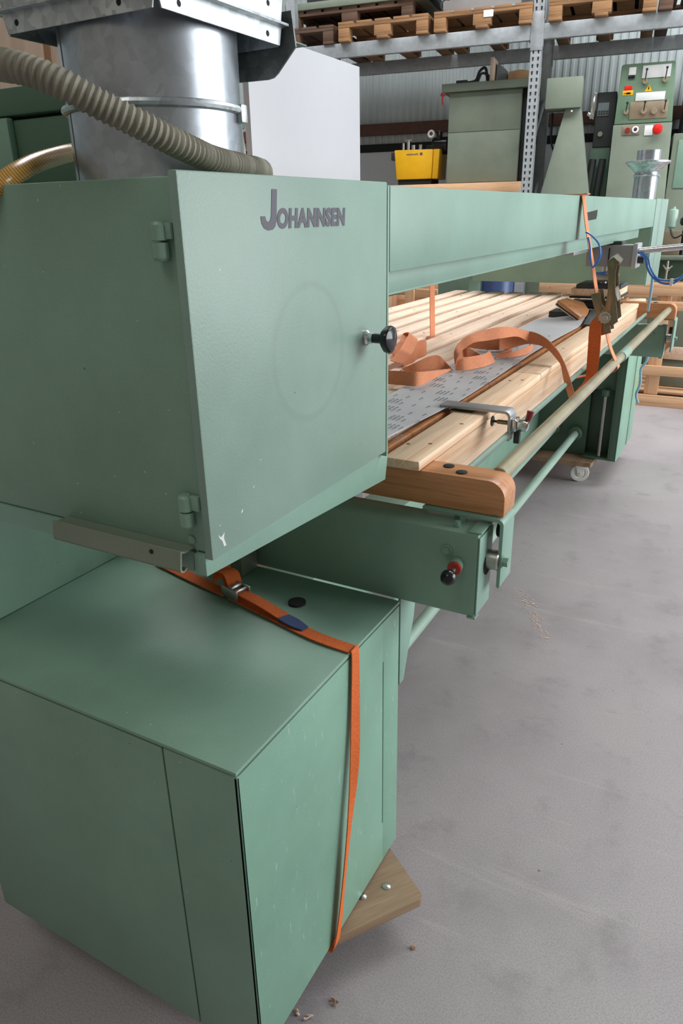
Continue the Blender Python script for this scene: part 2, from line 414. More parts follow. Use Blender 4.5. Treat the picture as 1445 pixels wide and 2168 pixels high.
STRAP = {
 'front': [((-0.844,1.759,1.058),(-0.844,1.759,1.022)), ((-0.796,1.761,1.06),(-0.795,1.761,1.022)), ((-0.754,1.769,1.06),(-0.753,1.769,1.022)), ((-0.751,1.835,1.049),(-0.747,1.835,1.022)), ((-0.75,1.918,1.037),(-0.748,1.918,1.022)), ((-0.749,2.006,1.026),(-0.745,2.006,1.022))],
 'hump': [((-0.875,1.937,1.028),(-0.869,1.937,1.022)), ((-0.836,1.937,1.047),(-0.832,1.937,1.022)), ((-0.805,1.963,1.063),(-0.803,1.963,1.022)), ((-0.785,1.994,1.063),(-0.78,1.994,1.022)), ((-0.769,2.013,1.042),(-0.765,2.013,1.022)), ((-0.749,2.006,1.027),(-0.747,2.006,1.022))],
 'loop': [((-0.953,2.023,1.031),(-0.909,2.023,1.022)), ((-0.988,2.169,1.039),(-0.947,2.169,1.022)), ((-1.036,2.319,1.043),(-0.996,2.319,1.022)), ((-1.087,2.464,1.046),(-1.052,2.464,1.022)), ((-1.148,2.545,1.026),(-1.109,2.545,1.022)), ((-1.109,2.429,1.016),(-1.074,2.429,1.022)), ((-1.016,2.147,1.041),(-0.997,2.147,1.022))],
 'loop2': [((-0.902,2.004,1.031),(-0.899,2.004,1.022)), ((-0.892,2.057,1.054),(-0.894,2.057,1.022)), ((-0.903,2.118,1.076),(-0.905,2.118,1.022)), ((-0.9,2.158,1.076),(-0.903,2.158,1.022)), ((-0.907,2.196,1.064),(-0.906,2.196,1.022))],
 'mid': [((-0.732,2.004,1.048),(-0.735,2.004,1.022)), ((-0.715,2.015,1.058),(-0.71,2.015,1.022)), ((-0.699,2.049,1.058),(-0.691,2.049,1.022)), ((-0.684,2.098,1.057),(-0.675,2.098,1.022)), ((-0.688,2.17,1.055),(-0.668,2.17,1.022))],
 'midback': [((-0.753,2.049,1.034),(-0.749,2.049,1.022)), ((-0.789,2.199,1.046),(-0.784,2.199,1.022)), ((-0.777,2.214,1.054),(-0.772,2.214,1.022)), ((-0.755,2.233,1.038),(-0.751,2.233,1.022)), ((-0.737,2.23,1.031),(-0.735,2.23,1.022))],
 'back': [((-0.831,2.386,1.042),(-0.838,2.386,1.022)), ((-0.76,2.368,1.054),(-0.765,2.368,1.022)), ((-0.711,2.38,1.06),(-0.719,2.38,1.022)), ((-0.679,2.375,1.058),(-0.68,2.375,1.022)), ((-0.651,2.287,1.05),(-0.669,2.287,1.022)), ((-0.689,2.235,1.032),(-0.69,2.235,1.022))],
 'back2': [((-0.689,2.235,1.031),(-0.69,2.235,1.022)), ((-0.644,2.277,1.039),(-0.639,2.277,1.022)), ((-0.623,2.346,1.044),(-0.617,2.346,1.022)), ((-0.629,2.447,1.039),(-0.628,2.447,1.022))],
 'arch': [((-0.739,2,1.065),(-0.734,2,1.032)), ((-0.737,2,1.084),(-0.726,2,1.066)), ((-0.729,2.02,1.104),(-0.718,2.02,1.081)), ((-0.709,2.05,1.12),(-0.698,2.05,1.097)), ((-0.682,2.1,1.128),(-0.674,2.1,1.097)), ((-0.654,2.15,1.131),(-0.642,2.15,1.099)), ((-0.63,2.22,1.121),(-0.618,2.22,1.094)), ((-0.6,2.28,1.102),(-0.597,2.28,1.069))],
 'tail': [((-0.676,2.22,1.096),(-0.673,2.22,1.049)), ((-0.651,2.25,1.096),(-0.645,2.25,1.053)), ((-0.599,2.28,1.103),(-0.596,2.28,1.065)), ((-0.548,2.27,1.089),(-0.542,2.27,1.057)), ((-0.502,2.24,1.061),(-0.497,2.24,1.029)), ((-0.472,2.22,1.028),(-0.48,2.22,1.014)), ((-0.447,2.2,0.988),(-0.463,2.2,0.973)), ((-0.43,2.2,0.944),(-0.448,2.2,0.935)), ((-0.419,2.22,0.901),(-0.44,2.22,0.898))],
 'hang': [((-0.41,2.47,1.16),(-0.432,2.47,1.142)), ((-0.418,2.46,1.127),(-0.452,2.46,1.115)), ((-0.416,2.45,1.095),(-0.453,2.45,1.086)), ((-0.411,2.44,1.035),(-0.449,2.44,1.033)), ((-0.409,2.43,0.982),(-0.445,2.43,0.972)), ((-0.411,2.42,0.952),(-0.444,2.42,0.939)), ((-0.428,2.4,0.933),(-0.451,2.4,0.921))],
}

# ------------------------------------------------------------------ the hall
mb = MB(); mb.box(-9, 7, -4, 13, -0.12, 0)
obj('floor', mb, 'floor', kind='structure')
mb = MB(); mb.box(-9, 7, -4, 13, 5.6, 5.7)
obj('ceiling', mb, 'ceiling', kind='structure')
mb = MB(); mb.box(-9.1, -9, -4, 13, 0, 5.6)
obj('wall_left', mb, 'wall', kind='structure')
# back wall of trapezoid sheet, parallel to the rack
mb = MB()
x = -7.5; prof = []
while x < 6.5:
    prof += [(x, 1.612), (x + 0.036, 1.612), (x + 0.044, 1.60), (x + 0.066, 1.60)]; x += 0.074
back = [(px, 1.70) for px in (6.6, -7.5)]
mb.prism(prof + back, 'z', 0, 5.55)
obj('wall_back', mb, 'wall', frame=RACK, kind='structure')
mb = MB(); mb.box(-7.4, 6.4, 1.54, 1.595, 2.245, 2.36, 0.006)
obj('trim_1', mb, 'rust', frame=RACK, kind='structure')
mb = MB(); mb.box(-7.4, 6.4, 1.56, 1.597, 2.08, 2.16, 0.006)
obj('trim_2', mb, 'dark', frame=RACK, kind='structure')
mb = MB(); mb.box(-7.4, 6.4, 1.57, 1.598, 0.0, 2.08, 0.002)
obj('wall_back', mb, 'wall_low', frame=RACK, kind='structure')

# ------------------------------------------------------------------ the belt sander
SAND = thing('belt_sander', 'long green belt sanding machine with slatted pine table and lettered door, filling the foreground', 'sanding machine', (-0.522, 0.618, 0))
X0 = -0.522
# near cabinet
def seams(mb, *boxes):
    for b in boxes: mb.box(*b[:6], b[6] if len(b) > 6 else 0.0015)
    return mb
cab = obj('cabinet', seams(MB(), (-1.186, X0 - 0.004, 0.622, 1.158, 0.112, 0.724)), 'dark', SAND)
obj('top_panel', seams(MB(), (-1.192, X0, 0.616, 1.162, 0.7265, 0.7335)), 'green', cab)
obj('front_panel', seams(MB(), (-0.6575, X0, 0.6175, 0.623, 0.05, 0.724)), 'green', cab)
obj('front_door', seams(MB(), (-1.19, -0.6605, 0.6175, 0.623, 0.10, 0.7225)), 'green', cab)
mb = seams(MB(), (X0 - 0.006, X0, 0.6175, 1.0855, 0.108, 0.7235), (X0 - 0.006, X0, 1.0885, 1.16, 0.108, 0.7235), (X0 - 0.006, X0 - 0.0004, 1.085, 1.089, 0.634, 0.7235, 0), (X0 - 0.006, X0 - 0.0004, 1.085, 1.089, 0.108, 0.218, 0))
obj('side_panel', mb, 'side_green', cab)
mb = MB(); mb.lathe([(0.018, 0), (0.018, 0.004), (0.012, 0.007)], (-0.70, 1.06, 0.7335), (0, 0, 1), 16)
obj('rim', mb, 'dark', cab)
# gusset behind the cabinet, columns on top of it
mb = MB(); mb.prism([(1.166, 0.735), (1.248, 0.735), (1.235, 0.66), (1.186, 0.53), (1.166, 0.53)], 'x', -0.528, X0, 0.001)
obj('gusset', mb, 'beam_green', SAND)
mb = MB(); mb.box(-1.60, -1.18, 0.63, 1.14, 0.7335, 1.068, 0.004)
obj('column', mb, 'green', SAND)
mb = MB(); mb.box(-0.965, -0.862, 1.10, 1.158, 0.7335, 1.068, 0.004)
obj('column', mb, 'old_green', SAND)

CHIPS = ([(0.6245, 1.0945), (0.6275, 1.0905), (0.6300, 1.0885), (0.6340, 1.0905), (0.6370, 1.0930), (0.6350, 1.0850), (0.6385, 1.0745), (0.6340, 1.0745), (0.6315, 1.0830), (0.6270, 1.0880)], [(0.6725, 1.1040), (0.6745, 1.1075), (0.6775, 1.1085), (0.6760, 1.1050)], [(0.6290, 1.1040), (0.6300, 1.1055), (0.6310, 1.1030)], [(0.72, 1.16), (0.7215, 1.1615), (0.7225, 1.1600)], [(0.70, 1.128), (0.7030, 1.1305), (0.7050, 1.1300)])
# near hood with its door
hood = obj('hood', seams(MB(), (-1.45, -0.5345, 0.616, 1.094, 1.070, 1.4885, 0.003), (-0.60, -0.5225, 1.0965, 1.1025, 1.055, 1.489, 0.001), (-1.45, -0.60, 1.094, 1.1025, 1.07, 1.4885, 0.001)), 'green', SAND)
mb = MB(); mb.box(-0.534, X0, 0.611, 1.0935, 1.064, 1.4935, 0.0022)
door = obj('door', mb, 'door_green', SAND)
mb = MB(); BASIS = Matrix(((0, 0, 1, 0), (1, 0, 0, 0), (0, 1, 0, 0), (0, 0, 0, 1)))
mb.prism([(0.7775, 1.4785), (0.7885, 1.4785), (0.7845, 1.4435), (0.7815, 1.4375), (0.7755, 1.4338), (0.7660, 1.4332), (0.7580, 1.4356), (0.7530, 1.4410), (0.7515, 1.4490), (0.7610, 1.4490), (0.7625, 1.4445), (0.7665, 1.4425), (0.7705, 1.4440), (0.7735, 1.4490)], 'x', X0, X0 + 0.0005)
add_text(mb, 'OHANNSEN', 0.0292, Matrix.Translation((X0, 0.7850, 1.4362)) @ BASIS @ Matrix.Diagonal((1.02, 1, 1, 1)), bold=0.0016, shear=0.12, spacing=1.06)
obj('lettering', mb, 'letter', door, 'dark grey name printed in slanted capitals')
mb = MB(); mb.lathe([(0.012, 0), (0.012, 0.003), (0.009, 0.006), (0.009, 0.013)], (X0, 1.02, 1.271), (1, 0, 0))
obj('knob_base', mb, 'chrome', door)
mb = MB(); mb.cyl((X0 + 0.012, 1.02, 1.271), (X0 + 0.030, 1.02, 1.271), 0.0075)
mb.lathe([(0.004, 0), (0.014, 0.001), (0.0195, 0.005), (0.0205, 0.011), (0.0185, 0.016), (0.012, 0.0195), (0.0, 0.0205)], (X0 + 0.028, 1.02, 1.271), (1, 0, 0), 30, lobes=3, lobe_amp=0.10)
obj('knob', mb, 'black', door, 'black three-lobed knob')
mb = MB()
for poly in CHIPS: mb.prism(poly, 'x', X0 - 0.0002, X0 + 0.00025)
obj('paint_chip', mb, 'label', door, 'pale chips in the paint near the bottom corner', kind='stuff')
for z0, z1, xx in ((1.407, 1.447, -0.550), (1.103, 1.147, -0.5535)):
    mb = MB(); zm = (z0 + z1) / 2
    for a, b in ((z0, zm - 0.0008), (zm + 0.0008, z1)):
        mb.lathe([(0.0, 0), (0.0065, 0.001), (0.0088, 0.004), (0.0088, b - a - 0.0005), (0.0078, b - a)] if a == z0 else [(0.0078, 0), (0.0088, 0.0005), (0.0088, b - a - 0.004), (0.0065, b - a - 0.001), (0, b - a)], (xx, 0.6085, a), (0, 0, 1), 20)
    mb.box(xx, -0.5345, 0.608, 0.6155, zm + 0.002, z1 - 0.002, 0.001)
    obj('hinge', mb, 'green', SAND)
mb = MB(); mb.cyl((-0.5555, 0.616, 1.0845), (-0.5555, 0.6135, 1.0845), 0.0055)
obj('screw', mb, 'green', SAND)
# skirt under the hood
mb = MB(); mb.prism([(0.612, 1.068), (0.612, 1.0395), (1.118, 1.003), (1.130, 1.057), (1.094, 1.062), (1.09, 1.068)], 'x', -0.553, -0.5345, 0.001)
mb.prism([(-1.1, 1.069), (-1.1, 1.041), (-0.556, 1.041), (-0.5535, 1.069)], 'y', 0.6135, 0.62)
obj('skirt', mb, 'beam_green', SAND)
# dust lip along the bottom of the hood
mb = MB(); pr = [(0.6155, 1.0755), (0.596, 1.0765), (0.5905, 1.0795), (0.589, 1.079), (0.5855, 1.0555), (0.5870, 1.0525), (0.5915, 1.0505), (0.598, 1.0535), (0.597, 1.0550), (0.5915, 1.0525), (0.5880, 1.0555), (0.5910, 1.0765), (0.596, 1.0745), (0.6155, 1.0735)]
mb.prism(pr, 'x', -0.772, -0.552)
lip = obj('dust_lip', mb, 'old_green', SAND)
mb = MB(); mb.cyl((-0.598, 0.5865, 1.071), (-0.598, 0.590, 1.071), 0.0030, 12)
obj('hole', mb, 'dark', lip)

# crossbeam with its recessed lower channel
mb = MB(); mb.box(-0.86, -0.526, 1.103, 4.2, 1.366, 1.487, 0.002)
beam = obj('crossbeam', mb, 'beam_green', SAND)
mb = MB(); mb.box(-1.09, -0.86, 2.57, 2.69, 1.44, 1.4885, 0.002); obj('bracket', mb, 'dark_green', beam)
mb = MB(); mb.box(-0.5265, X0, 1.104, 2.4445, 1.362, 1.4885, 0.0012); mb.box(-0.5265, X0, 2.4475, 4.2, 1.362, 1.4885, 0.0012)
obj('front_plate', mb, 'beam_green', beam)
mb = MB(); mb.box(-0.56, -0.554, 1.104, 3.97, 1.322, 1.366, 0.001); mb.box(-0.62, -0.554, 1.104, 3.97, 1.319, 1.3225, 0.0005); mb.box(-0.86, -0.80, 1.104, 4.2, 1.319, 1.366, 0.001)
obj('channel', mb, 'beam_green', beam)
mb = MB(); mb.prism([(2.575, 1.415), (2.575, 1.440), (2.735, 1.447), (2.735, 1.428), (2.725, 1.418)], 'x', X0 - 0.002, X0 + 0.0008)
obj('slot', mb, 'dark', beam)

# far hood and column
mb = MB(); mb.box(-1.46, -0.5245, 4.2, 4.68, 1.078, 1.4885, 0.003)
fh = obj('hood', mb, 'green', SAND)
mb = MB(); mb.box(-0.524, X0 + 0.002, 4.204, 4.40, 1.074, 1.4925, 0.002); mb.box(-0.524, X0 + 0.002, 4.412, 4.69, 1.074, 1.4925, 0.002)
obj('door', mb, 'door_green', fh)
mb = MB(); mb.box(-1.75, -1.548, 4.40, 4.62, 0.0, 1.49, 0.004)
obj('column', mb, 'green', SAND)
# far cabinet
FX = -0.540
fc = obj('cabinet', seams(MB(), (-1.25, FX - 0.004, 4.22, 4.655, 0.142, 0.79)), 'dark_green', SAND)
mb = MB(); mb.box(-1.25, -0.72, 4.155, 4.22, 0.14, 0.79, 0.002); mb.box(-0.585, FX - 0.003, 4.095, 4.22, 0.14, 0.79, 0.002); mb.box(-0.72, -0.585, 4.14, 4.22, 0.53, 0.79, 0.002); mb.box(-0.72, -0.585, 4.10, 4.22, 0.14, 0.152, 0.001)
obj('front_panel', mb, 'dark_green', fc)
mb = MB(); mb.box(FX - 0.003, FX, 4.093, 4.43, 0.138, 0.79, 0.001); mb.box(FX - 0.006, FX - 0.001, 4.47, 4.655, 0.138, 0.79, 0.001)
obj('side_panel', mb, 'side_green', fc)
mb = MB(); mb.cyl((-0.635, 4.12, 0.155), (-0.635, 4.12, 0.51), 0.011)
obj('lift_screw', mb, 'steel', fc)
mb = MB(); mb.cyl((-0.635, 4.12, 0.50), (-0.635, 4.12, 0.535), 0.024)
obj('lift_nut', mb, 'dark_green', fc)
# tie rods and spreader between the cabinets
for a, b, r in (((-0.765, 1.16, 0.218), (-0.775, 4.155, 0.272), 0.020), ((-0.885, 1.16, 0.235), (-0.893, 4.155, 0.287), 0.015)):
    mb = MB(); mb.cyl(a, b, r, 20); rod = obj('tie_rod', mb, 'rod_green', SAND)
    mb = MB(); mb.cyl((b[0], 4.10, b[2] - 0.001), b, r * 1.9, 20); obj('collar', mb, 'dark_green', rod)
mb = MB(); mb.box(-1.17, -1.0, 1.16, 4.22, 0.22, 0.46, 0.006)
obj('spreader', mb, 'green', SAND)

# lifting arms that carry the table
def arm(y0, y1, x0, x1, z0, z1, near):
    mb = MB(); mb.box(x0, x1 - 0.003, y0, y1, z0, z1, 0.004)
    a = obj('support_arm', mb, 'green', SAND)
    mb = MB(); mb.box(x1 - 0.003, x1, y0 + 0.0015, y1 - 0.0015, z0 + 0.004, z1 - 0.006, 0.001); mb.box(x1 - 0.024, x1 + 0.001, y0 + 0.004, y1 - 0.004, z1, z1 + 0.004, 0.001)
    mb.box(x1 - 0.018, x1 - 0.001, y0 - 0.001, y0 + 0.02, z0 - 0.004, z0, 0.0008)
    obj('end_plate', mb, 'beam_green', a)
    ym = (y0 + y1) / 2 + 0.016
    zc = z0 + 0.62 * (z1 - z0) - 0.004
    mb = MB(); mb.lathe([(0.023, 0), (0.023, 0.0012)], (x1, ym - 0.003, zc - 0.008), (1, 0, 0), 20); obj('slot', mb, 'dark', a)
    mb = MB(); mb.cyl((x1 - 0.01, ym, zc), (x1 + 0.0235, ym, zc), 0.0195, 24); obj('boss', mb, 'steel', a)
    for bx, by in ((x1 - 0.052, y0 + 0.024), (x1 - 0.052, y0 + 0.05)):
        mb = MB(); mb.lathe([(0.0075, 0), (0.0075, 0.003)], (bx, by, z1), (0, 0, 1), 16); mb.hexa((bx, by, z1 + 0.003), (bx, by, z1 + 0.011), 0.006)
        obj('bolt', mb, 'green', a)
    mb = MB(); mb.cyl((x1 - 0.062, y0, z1 - 0.04), (x1 - 0.062, y0 - 0.004, z1 - 0.04), 0.011, 20); mb.hexa((x1 - 0.062, y0 - 0.004, z1 - 0.04), (x1 - 0.062, y0 - 0.009, z1 - 0.04), 0.007); obj('bolt', mb, 'green', a); mb = MB(); mb.lathe([(0.0085, 0), (0.0085, 0.003)], (x1 - 0.49, y0 - 0.003, z1 - 0.05), (0, 1, 0), 16)
    obj('bolt', mb, 'green', a)
    return a, ym, zc
na, ym, zc = arm(1.165, 1.245, -0.895, -0.366, 0.734, 0.905, True)
mb = MB(); mb.cyl((-0.408, 1.165, 0.842), (-0.406, 1.148, 0.840), 0.014, 20); obj('boss', mb, 'green', na)
mb = MB(); mb.cyl((-0.406, 1.150, 0.840), (-0.4055, 1.143, 0.8395), 0.0135, 20); obj('collar', mb, 'red_rubber', na, 'red rubber collar')
mb = MB(); mb.cyl((-0.4055, 1.145, 0.8395), (-0.404, 1.115, 0.8375), 0.0045, 12); obj('stem', mb, 'steel', na)
mb = MB(); mb.lathe([(0.0, 0), (0.0062, 0.0012), (0.0115, 0.0055), (0.0145, 0.0125), (0.0148, 0.0165), (0.0125, 0.024), (0.0072, 0.0292), (0, 0.031)], (-0.4045, 1.126, 0.8385), (0.05, -1, -0.05), 28); obj('ball_knob', mb, 'black', na, 'black ball knob')
fa, fym, fzc = arm(4.030, 4.094, -0.90, -0.372, 0.742, 0.900, False)

def end_block(y0, y1, z0, z1, x1, zc, ym, near):
    pts = [(-0.76, z0), (x1, z0)]
    for k in range(9):
        a = k / 8 * PI / 2; pts.append((x1 - 0.034 + 0.034 * math.cos(a), z1 - 0.034 + 0.034 * math.sin(a)))
    pts.append((-0.76, z1))
    mb = MB(); mb.prism(pts, 'y', y0, y1, 0.002)
    b = obj('end_block', mb, 'varnish', SAND)
    # bent bracket from the block's underside down to the roller boss
    xp = x1 + 0.004
    prof = [(-0.50, z0 - 0.001), (xp - 0.012, z0 - 0.001)] + [(xp - 0.012 + 0.012 * math.sin(a), z0 - 0.013 + 0.012 * math.cos(a)) for a in (0.4, 0.8, 1.2, PI / 2)] + [(xp, zc - 0.052), (xp - 0.003, zc - 0.056), (xp - 0.007, zc - 0.052), (xp - 0.007, z0 - 0.013), (xp - 0.012, z0 - 0.008), (-0.50, z0 - 0.008)]
    ya, yb = (ym - 0.008, y1 - 0.009) if near else (y0 + 0.009, ym + 0.008)
    mb = MB(); mb.prism(prof, 'y', ya, yb, 0.0006)
    obj('bracket', mb, 'beam_green', b)
    mb = MB(); mb.lathe([(0.0125, 0), (0.0125, 0.002)], (xp, ym, zc), (1, 0, 0), 18); mb.hexa((xp + 0.002, ym, zc), (xp + 0.012, ym, zc), 0.0098); obj('bolt', mb, 'green', b)
    mb = MB(); mb.cyl((xp - 0.024, y1 - 0.03, zc + 0.048), (xp - 0.007, y1 - 0.03, zc + 0.048), 0.017, 18); obj('bumper', mb, 'rubber', b, 'black rubber bumper')
    for bx in (-0.47, -0.435):
        mb = MB(); mb.lathe([(0.011, 0), (0.011, 0.0025), (0.006, 0.004), (0, 0.004)], (bx, (y0 + y1) / 2 + (0.012 if bx < -0.45 else -0.012), z1 - 0.0006), (0, 0, 1), 16); obj('bolt', mb, 'dark', b)
    mb = MB(); mb.cyl((-0.44, y0 + 0.03, z0 - 0.008), (-0.44, y0 + 0.03, z0 - 0.02), 0.006, 10); obj('bolt', mb, 'green', b)
    return b
end_block(1.222, 1.292, 0.924, 0.9915, -0.342, zc, ym, True)
end_block(3.965, 4.035, 0.944, 1.016, -0.336, fzc, fym, False)
mb = MB(); mb.cyl((-0.376, 1.288, 0.981), (-0.370, 3.97, 0.985), 0.0158, 24)
hb = obj('handle_bar', mb, 'tube', SAND)
mb = MB(); mb.cyl((-0.3705, 2.62, 0.983), (-0.3705, 2.75, 0.9832), 0.0172, 24)
obj('sleeve', mb, 'rod_green', hb)
mb = MB(); mb.cyl((-0.452, 1.295, 0.968), (-0.470, 3.97, 0.963), 0.0075, 12)
obj('rod', mb, 'rod_green', SAND)

# sliding table: rail, slats, frame
mb = MB(); mb.box(-0.585, -0.5115, 1.295, 4.205, 0.905, 0.9895, 0.003)
rail = obj('rail_beam', mb, 'pine_rail', SAND)
mb = MB(); mb.box(-0.586, -0.5085, 1.212, 2.10, 0.992, 1.0118, 0.0035); mb.box(-0.586, -0.5085, 2.1025, 4.21, 0.992, 1.0118, 0.0035)
obj('rail_cap', mb, 'pine_rail', rail)
mb = MB()
for yy, xx in ((1.31, -0.575), (1.33, -0.535), (1.98, -0.565), (2.0, -0.535), (2.55, -0.55), (3.1, -0.56), (1.5, -0.53)):
    mb.lathe([(0.0048, 0), (0.0048, 0.0006)], (xx, yy, 1.0113), (0, 0, 1), 10)
obj('screw_hole', mb, 'rust', rail)
for i in range(9):
    xr = -1.525 + 0.111 * i
    mb = MB(); mb.box(xr - 0.079, xr, 1.27 + random.uniform(-0.01, 0.01), 4.33 + random.uniform(-0.015, 0.015), 0.9845, 1.0115 + random.uniform(-0.001, 0.001), 0.005)
    obj('table_slat', mb, 'pine', SAND)
    if i < 8:
        mb = MB()
        for yy in (1.32, 2.0, 2.68, 3.36, 4.05): mb.lathe([(0.004, 0), (0.004, 0.0006)], (xr - 0.045 + random.uniform(-0.01, 0.01), yy + random.uniform(-0.02, 0.02), 1.0125), (0, 0, 1), 8)
        obj('screw_head', mb, 'rust', SAND)
mb = MB()
for yy in (1.30, 2.0, 2.68, 3.36, 3.99): mb.box(-1.62, -0.61, yy - 0.02, yy + 0.03, 0.93, 0.984, 0.002)
mb.box(-1.25, -1.19, 1.27, 4.2, 0.912, 0.93, 0.002)
obj('table_frame', mb, 'pine_rail', SAND)
mb = MB(); mb.box(-0.6225, -0.606, 1.27, 4.3, 0.96, 1.0085, 0.002)
obj('edge_strip', mb, 'varnish', SAND)

# dust duct on the near hood
def duct(cx, cy, r, z0, z1, zring, fz, half, hh):
    mb = MB(); mb.lathe([(r, 0), (r, z1 - z0)], (cx, cy, z0), (0, 0, 1), 64)
    d = obj('duct', mb, 'galv_duct', SAND, ang=50)
    a = math.radians(-118); sx, sy = cx + r * math.cos(a), cy + r * math.sin(a)
    mb = MB(); mb.box(-0.0012, 0.0012, -0.0005, 0.0008, z0, z1, 0, Matrix.Translation((sx, sy, 0)) @ Matrix.Rotation(a + PI / 2, 4, 'Z'))
    obj('seam', mb, 'galv_dark', d)
    mb = MB(); mb.ring((cx, cy, zring), (0, 0, 1), r + 0.002, 0.005, 56, 8)
    mb.box(-0.006, 0.006, -0.009, 0.004, zring - 0.015, zring + 0.006, 0.002, Matrix.Translation((cx + r * 0.93 + 0.004, cy + r * 0.38, 0)))
    obj('clamp_ring', mb, 'galv', d)
    return d
d = duct(-0.711, 0.805, 0.108, 1.4885, 1.76, 1.5725, 1.651, 0.117, 0.03)
def flange(cx, cy, h, z, lip, mat):
    """four bent lips round a square opening, each drilled"""
    mb = MB(); c = 0.006
    for s in (-1, 1):
        mb.prism([(-h, z + lip), (-h + c, z), (h - c, z), (h, z + lip)], 'y', cy + s * h - 0.001, cy + s * h + 0.001, mx=Matrix.Translation((cx, 0, 0)))
        mb.prism([(-h, z + lip), (-h + c, z), (h - c, z), (h, z + lip)], 'x', cx + s * h - 0.001, cx + s * h + 0.001, mx=Matrix.Translation((0, cy, 0)))
    for s in (-1, 1):
        mb.box(cx - h, cx + h, min(cy + s * h, cy + s * (h + 0.012)), max(cy + s * h, cy + s * (h + 0.012)), z + lip - 0.0015, z + lip + 0.0015, 0.0005)
        mb.box(min(cx + s * h, cx + s * (h + 0.012)), max(cx + s * h, cx + s * (h + 0.012)), cy - h, cy + h, z + lip - 0.0015, z + lip + 0.0015, 0.0005)
    return mb
fl = obj('flange', flange(-0.709, 0.805, 0.117, 1.651, 0.022, 'galv'), 'galv', SAND)
fl2 = obj('flange', flange(-0.709, 0.805, 0.119, 1.677, 0.030, 'galv'), 'galv', SAND)
mb = MB(); mb.prism([(-0.135, 1.71), (0.135, 1.71), (0.20, 1.80), (-0.20, 1.80)], 'y', 0.67, 0.94, mx=Matrix.Translation((-0.709, 0, 0)))
obj('transition', mb, 'galv_dark', SAND)
mb = MB(); mb.box(-0.822, -0.596, 0.692, 0.918, 1.688, 1.692); obj('collar_plate', mb, 'galv_dark', d)
mb = MB()
for hx in (-0.803, -0.643, -0.60): mb.cyl((hx, 0.6865, 1.661), (hx, 0.6895, 1.661), 0.0034, 12)
for hy in (0.722, 0.889):
    mb.cyl((-0.5905, hy, 1.660), (-0.5935, hy, 1.660), 0.0034, 12); mb.cyl((-0.5885, hy + 0.001, 1.692), (-0.5915, hy + 0.001, 1.692), 0.0034, 12)
obj('bolt_hole', mb, 'dark', fl)
mb = MB()
pl = [(-0.83, 1.62), (-0.62, 1.617), (-0.611, 1.6185), (-0.604, 1.623), (-0.575, 1.650), (-0.580, 1.69), (-0.83, 1.69)]
mb.prism(pl, 'y', 0.928, 0.931); mb.box(-0.83, -0.577, 0.93, 0.96, 1.655, 1.657, 0.0005, Matrix.Identity(4))
obj('baffle_plate', mb, 'galv_dark', SAND)
# motor box on the hood behind the duct
mb = MB(); mb.box(-1.30, -0.93, 0.905, 1.30, 1.4885, 1.600, 0.004)
mo = obj('motor_box', mb, 'dark_green', SAND)
mb = MB(); mb.box(-1.31, -1.102, 0.892, 0.905, 1.4885, 1.602, 0.002); obj('flange', mb, 'green', mo)
mb = MB(); mb.box(-1.31, -0.925, 0.90, 1.30, 1.605, 1.645, 0.004); obj('lid', mb, 'dark_green', mo)
# hoses over the hood
hp = [(-0.78, 0.55, 1.600), (-0.73, 0.55, 1.596), (-0.676, 0.555, 1.589), (-0.648, 0.562, 1.582), (-0.622, 0.577, 1.570), (-0.601, 0.60, 1.554), (-0.578, 0.632, 1.5365), (-0.565, 0.675, 1.520), (-0.567, 0.73, 1.5095), (-0.578, 0.80, 1.5055), (-0.60, 0.87, 1.5045), (-0.66, 0.96, 1.5045)]
dense = catmull([Vector(p) for p in hp], 44)
acc = [0.0]
for a, b in zip(dense, dense[1:]): acc.append(acc[-1] + (b - a).length)
i0 = next(i for i, p in enumerate(dense) if p.x > -0.668)
mb = MB(); mb.tube(dense[:i0 + 3], 0.0150, 18)
hz = obj('hose', mb, 'hose', SAND, 'dusty grey hose')
ribs = []; L0 = acc[i0]; n = 0; sgm = (acc[-1] - L0)
m_ = int(sgm / 0.0014); pts = []
for k in range(m_):
    tl = L0 + k * 0.0014; j = max(i for i in range(len(acc)) if acc[i] <= tl); j = min(j, len(dense) - 2)
    f = (tl - acc[j]) / max(1e-6, acc[j + 1] - acc[j]); pts.append(dense[j].lerp(dense[j + 1], f))
mb = MB(); mb.tube(pts, lambda u: 0.0138 + 0.0012 * math.sin(u * (m_ - 1) * 0.0014 / 0.0068 * 2 * PI), 16)
obj('corrugation', mb, 'hose', hz)
mb = MB(); mb.tube([(-0.847, 0.60, 1.459), (-0.796, 0.62, 1.489), (-0.815, 0.68, 1.511), (-0.852, 0.76, 1.528), (-0.893, 0.86, 1.545), (-0.95, 0.93, 1.555)], lambda u: 0.0115, 18, smooth=12)
obj('braided_hose', mb, 'braid', SAND, 'amber braided hose')

# dust duct on the far hood
fd = duct(-0.617, 4.43, 0.058, 1.4885, 1.725, 1.606, 0, 0, 0)
mb = MB(); mb.lathe([(0.060, 0), (0.078, 0.018), (0.105, 0.040), (0.110, 0.044), (0.110, 0.052), (0.060, 0.056)], (-0.617, 4.43, 1.622), (0, 0, 1), 40)
obj('funnel', mb, 'galv', fd)
